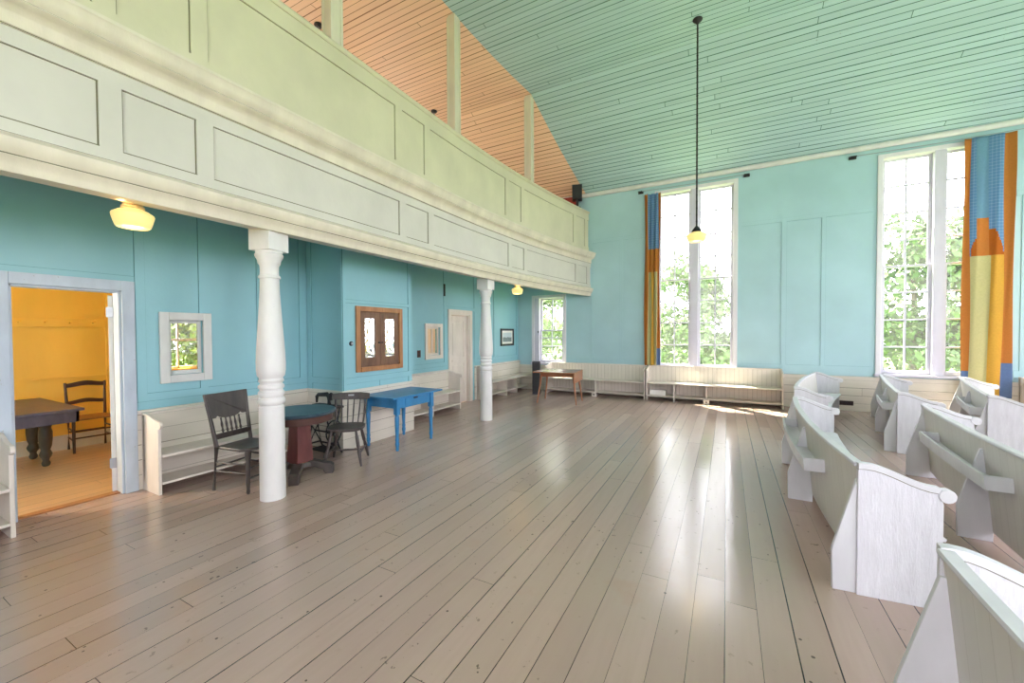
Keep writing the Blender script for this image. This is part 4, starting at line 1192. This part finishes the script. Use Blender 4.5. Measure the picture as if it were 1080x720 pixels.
def cloth(name, col, plaid=None, tl=0.2):
    m, nt, p = newmat(name)
    c = col
    if plaid:
        sp = nt.nodes.new('ShaderNodeSeparateXYZ'); nt.links.new(coords(nt), sp.inputs[0])
        fx = mth(nt, 'LESS_THAN', mth(nt, 'FRACT', mth(nt, 'MULTIPLY', sp.outputs[0], 22.0)), 0.25)
        fz = mth(nt, 'LESS_THAN', mth(nt, 'FRACT', mth(nt, 'MULTIPLY', sp.outputs[2], 18.0)), 0.25)
        cc = mixc(nt, mth(nt, 'MULTIPLY', mth(nt, 'ADD', fx, fz), 0.5), col, plaid)
        nt.links.new(cc, p.inputs['Base Color'])
    else:
        cc = mixc(nt, noise(nt, 40, coords(nt), 2), tuple(x * 0.85 for x in col), tuple(min(1, x * 1.1) for x in col))
        nt.links.new(cc, p.inputs['Base Color'])
    p.inputs['Roughness'].default_value = 0.85; p.inputs['Specular IOR Level'].default_value = 0.1
    tr = N(nt, 'ShaderNodeBsdfTranslucent'); nt.links.new(cc, tr.inputs[0])
    mx = N(nt, 'ShaderNodeMixShader'); mx.inputs[0].default_value = tl
    nt.links.new(p.outputs[0], mx.inputs[1]); nt.links.new(tr.outputs[0], mx.inputs[2]); nt.links.new(mx.outputs[0], nt.nodes['Material Output'].inputs[0])
    return m


CM = [cloth('orange_cloth', (0.52, 0.20, 0.045)), cloth('blue_plaid_cloth', (0.13, 0.26, 0.44), (0.25, 0.40, 0.56)), cloth('pale_yellow_cloth', (0.52, 0.48, 0.24)),
      cloth('golden_cloth', (0.62, 0.36, 0.06)), cloth('rust_cloth', (0.45, 0.13, 0.02)), cloth('navy_cloth', (0.13, 0.20, 0.36)), cloth('faded_blue_cloth', (0.16, 0.30, 0.42))]


def pat_right(u, v):
    if u < 0.155: return 0 if v < 0.90 else 5
    if u > 0.80: return 0 if v < 0.87 else 5
    if v < 0.315 and 0.25 < u < 0.52: return 6
    if 0.25 < u < 0.52 and v < 0.455: return 0
    d = math.hypot((u - 0.48) / 0.32, (0.455 - v) / 0.105)
    if v < 0.455 and d < 1: return 4
    if v < 0.455: return 1
    if u < 0.24: return 2
    if u < 0.54: return 2
    return 3


curtain('patchwork_curtain', 'wide patchwork curtain, blue over yellow with orange borders, at the right tall window', 3.745, 4.375, 0.42, 5.04, YF - 0.13, pat_right, 2.6, 0.022, mats=CM)


def pat_left(u, v):
    if u < 0.22: return 0
    if v < 0.32: return 1 if u < 0.9 else 0
    if v < 0.46: return 0
    if u > 0.82: return 0 if v < 0.9 else 5
    return 2 if u < 0.45 else (3 if u < 0.62 else 2)


curtain('patchwork_curtain', 'narrow bunched patchwork curtain at the left of the middle tall window', -1.79, -1.43, 0.80, 4.97, YF - 0.12, pat_left, 3.5, 0.035, mats=CM, nx=48)
for x0, x1, lab in ((-1.95, 0.42, 'thin curtain wire with brackets above the middle tall window'), (2.15, 4.75, 'thin curtain wire with brackets above the right tall window')):
    t = thing('curtain_rod', lab, 'curtain rod', (x0, YF - 0.10, 5.07), 0, 'curtain wires on the window wall')
    m = MB(); m.tube([(0, 0, 0), ((x1 - x0) / 2, 0, -0.015), (x1 - x0, 0, 0)], 0.006, 6); m.build('wire', M['steel'], t, smooth=True)
    for xx in (0.05, x1 - x0 - 0.05):
        m = MB(); m.box((xx - 0.06, 0.08, -0.03), (xx + 0.06, 0.10, 0.03)); m.tube([(xx - 0.04, 0.09, 0), (xx - 0.04, -0.01, 0.0)], 0.009, 6); m.tube([(xx + 0.04, 0.09, 0), (xx + 0.04, -0.01, 0.0)], 0.009, 6); m.tube([(xx - 0.05, -0.01, 0.0), (xx + 0.05, -0.01, 0.0)], 0.009, 6); m.build('bracket', M['iron'], t)

# ------------------------------------------------------------------ small fittings
t = thing('wall_dial', 'small round grey dial on the closet wall left of the brown window', 'dial', (bx, 3.865, 1.465))
m = MB(); m.lathe([(0.032, 0), (0.032, 0.012), (0.026, 0.018)], 20, 0, Matrix.Rotation(PI / 2, 4, 'Y')); m.build('base', M['iron'], t, smooth=True)
m = MB(); m.lathe([(0.02, 0.016), (0.018, 0.03), (0.008, 0.034)], 16, 0, Matrix.Rotation(PI / 2, 4, 'Y')); m.build('knob', M['steel'], t, smooth=True)
t = thing('light_switch', 'dark brown switch plate left of the small cream window', 'switch', (XL + 0.0, 6.10, 1.20))
m = MB(); m.box((0, -0.045, -0.07), (0.014, 0.045, 0.07)); m.build('plate', M['dark_r'], t, bevel=0.003)
for z in (-0.03, 0.03):
    m = MB(); m.box((0.013, -0.012, z - 0.012), (0.026, 0.012, z + 0.012)); m.build('toggle', M['black'], t)
o = MB().box((0, 0, 0), (0.02, 0.05, 0.26)).build('door_stop_slat', M['black'], bevel=0.003, loc=(XL, 6.895, 2.40)); tag(o, 'thin black slat fixed high on the wall left of the panelled door', 'slat', kind='thing')
t = thing('framed_picture', 'small framed grey landscape picture on the blue wall above the bench', 'picture', (XL + 0.001, 9.70, 1.49))
m = MB()
for a, b in (((0, -0.37, -0.235), (0.03, -0.31, 0.235)), ((0, 0.31, -0.235), (0.03, 0.37, 0.235)), ((0, -0.31, 0.18), (0.03, 0.31, 0.235)), ((0, -0.31, -0.235), (0.03, 0.31, -0.18))): m.box(a, b)
m.build('frame', M['black'], t, bevel=0.005)
m = MB(); m.box((0.004, -0.31, -0.18), (0.010, 0.31, 0.18)); m.build('mat', M['paper'], t)
mp_, nt, p = newmat('grey_landscape_print')
sp = nt.nodes.new('ShaderNodeSeparateXYZ'); nt.links.new(coords(nt), sp.inputs[0])
hh = mth(nt, 'ADD', sp.outputs[2], mth(nt, 'MULTIPLY', noise(nt, 9, coords(nt), 4), 0.10))
nt.links.new(mixc(nt, ramp(nt, hh, 0.045, 0.055), mixc(nt, noise(nt, 20, coords(nt), 3), (0.10, 0.14, 0.15), (0.28, 0.33, 0.33)), (0.55, 0.62, 0.66)), p.inputs['Base Color'])
m = MB(); m.box((0.009, -0.25, -0.125), (0.012, 0.25, 0.125)); m.build('print', mp_, t)
t = thing('floor_vent', 'dark register vent in the cream baseboard below the window wall', 'vent', (2.13, YF - 0.03, 0.155))
m = MB(); m.box((-0.13, -0.006, -0.045), (0.13, 0.0, 0.045)); m.build('frame', M['dark_r'], t)
m = MB()
for i in range(6): m.box((-0.12, -0.011, -0.036 + i * 0.013), (0.12, -0.004, -0.030 + i * 0.013))
m.build('grille', M['black'], t)
t = thing('speaker_tower', 'slim black floor-standing speaker in the corner behind the brown table', 'speaker', (-4.42, 9.62, 0), math.radians(20))
m = MB(); m.box((-0.10, -0.13, 0), (0.10, 0.13, 0.86)); m.build('cabinet', M['black'], t, bevel=0.006)
m = MB(); m.box((-0.085, -0.142, 0.06), (0.085, -0.128, 0.82)); m.build('grille', M['iron'], t, bevel=0.004)
t = thing('gallery_speaker', 'black speaker on a short stand at the far end of the gallery', 'speaker', (-3.40, 9.93, 4.80), math.radians(18))
m = MB(); m.box((-0.125, -0.12, 0.20), (0.125, 0.12, 0.56)); m.build('cabinet', M['black'], t, bevel=0.006)
m = MB(); m.box((-0.11, -0.132, 0.22), (0.11, -0.118, 0.54)); m.build('grille', M['iron'], t, bevel=0.004)
m = MB(); m.box((-0.03, -0.03, 0.0), (0.03, 0.03, 0.2)); m.box((-0.09, -0.07, 0.0), (0.09, 0.07, 0.012)); m.build('stand', M['black'], t)
o = MB().box((-4.85, 10.20, 3.80), (-3.48, 10.28, 5.20)).build('red_panel', M['red'], bevel=0.004); tag(o, 'brick-red panel standing behind the gallery rail beside the black speaker', 'panel', kind='thing')
for x, y, lab in ((-5.91, 7.33, 'black ceiling fixture on the peach ceiling left of the middle gallery post'), (-5.93, 4.41, 'black ceiling fixture on the peach ceiling beside the nearest gallery post')):
    t = thing('ceiling_fixture', lab, 'fixture', (x, y, ZTOP))
    m = MB(); m.lathe([(0.065, 0.005), (0.07, -0.015), (0.055, -0.035), (0.03, -0.045)], 20); m.build('canopy', M['black'], t, smooth=True)
    m = MB(); m.tube([(0, 0, -0.05), (0.01, 0, -0.16)], 0.015, 8); m.build('stem', M['steel'], t, smooth=True)

# ------------------------------------------------------------------ outside
mb = MB(); mb.box((-60, -40, -0.9), (60, 80, -0.8)); g = mb.build('ground', M['grass']); struct(g)
def tree_mesh(seed, h, rad, mi):
    rnd = random.Random(seed)
    m = MB(); cl = []
    for k in range(26):
        a = rnd.uniform(0, 2 * PI); r = rad * math.sqrt(rnd.random()) * 0.8; z = h * rnd.uniform(0.22, 0.95)
        sc = 1.0 - 0.55 * max(0, (z / h - 0.5) / 0.5)
        cl.append((r * math.cos(a) * sc, r * math.sin(a) * sc, z, rad * rnd.uniform(0.28, 0.45)))
    for cx, cy, cz, cr in cl:
        for q in range(190):
            d = Vector((rnd.gauss(0, 1), rnd.gauss(0, 1), rnd.gauss(0, 0.8))).normalized() * cr * rnd.uniform(0.6, 1.0)
            p = Vector((cx, cy, cz)) + d
            s_ = rnd.uniform(0.08, 0.17)
            u = Vector((rnd.gauss(0, 1), rnd.gauss(0, 1), rnd.gauss(0, 1))).normalized(); v = u.cross(d).normalized()
            m.add([tuple(p - u * s_), tuple(p + v * s_ * 0.55), tuple(p + u * s_), tuple(p - v * s_ * 0.55)], [(0, 1, 2, 3)])
    return m
trees = [(-1.3, 19.0, 4.6, 2.2, 0, 'green tree outside the middle tall window, left of its mullion'), (2.2, 22.5, 4.8, 2.3, 1, 'light green tree outside the middle tall window, right of its mullion'),
         (5.6, 18.5, 5.3, 2.2, 2, 'tallest green tree outside the right tall window, left half'), (10.3, 20.5, 5.2, 2.2, 1, 'light green tree outside the right tall window, behind its mullion'),
         (-9.0, 20.0, 5.8, 2.6, 1, 'yellow-green tree outside the corner window'), (-16.5, 7.2, 5.0, 2.0, 0, 'pale tree seen through the small window beside the doorway')]
for k, (x, y, h, r, mi, lab) in enumerate(trees):
    t = thing('garden_tree', lab, 'tree', (x, y, -0.8), 0, 'trees outside')
    tree_mesh(40 + k, h + 0.8, r, mi).build('foliage', M['leaf%d' % mi], t)
    m = MB(); m.tube([(0, 0, 0), (0.08, 0.05, h * 0.4), (0.0, 0.1, h * 0.85)], [0.18, 0.13, 0.05], 10); m.build('trunk', M['bark'], t, smooth=True)
def hedge_mesh(L, h, seed):
    rnd = random.Random(seed); m = MB()
    for q in range(5200):
        x = rnd.uniform(0, L); z = h * (1 - rnd.random() ** 1.6) * (0.8 + 0.2 * math.sin(x * 1.7) * math.sin(x * 0.63 + 1)); y = rnd.uniform(-0.7, 0.7)
        u = Vector((rnd.gauss(0, 1), rnd.gauss(0, 1), rnd.gauss(0, 1))).normalized(); v = u.cross(Vector((rnd.gauss(0, 1), rnd.gauss(0, 1), 0.3))).normalized(); s_ = rnd.uniform(0.14, 0.28)
        m.add([tuple(Vector((x, y, z)) - u * s_), tuple(Vector((x, y, z)) + v * s_ * 0.6), tuple(Vector((x, y, z)) + u * s_), tuple(Vector((x, y, z)) - v * s_ * 0.6)], [(0, 1, 2, 3)])
    return m
o = hedge_mesh(34, 3.4, 5).build('hedge', M['leaf2'], loc=(-16, 26.5, -0.8)); tag(o, 'long leafy green hedge behind the trees outside the tall windows', 'hedge', kind='thing')
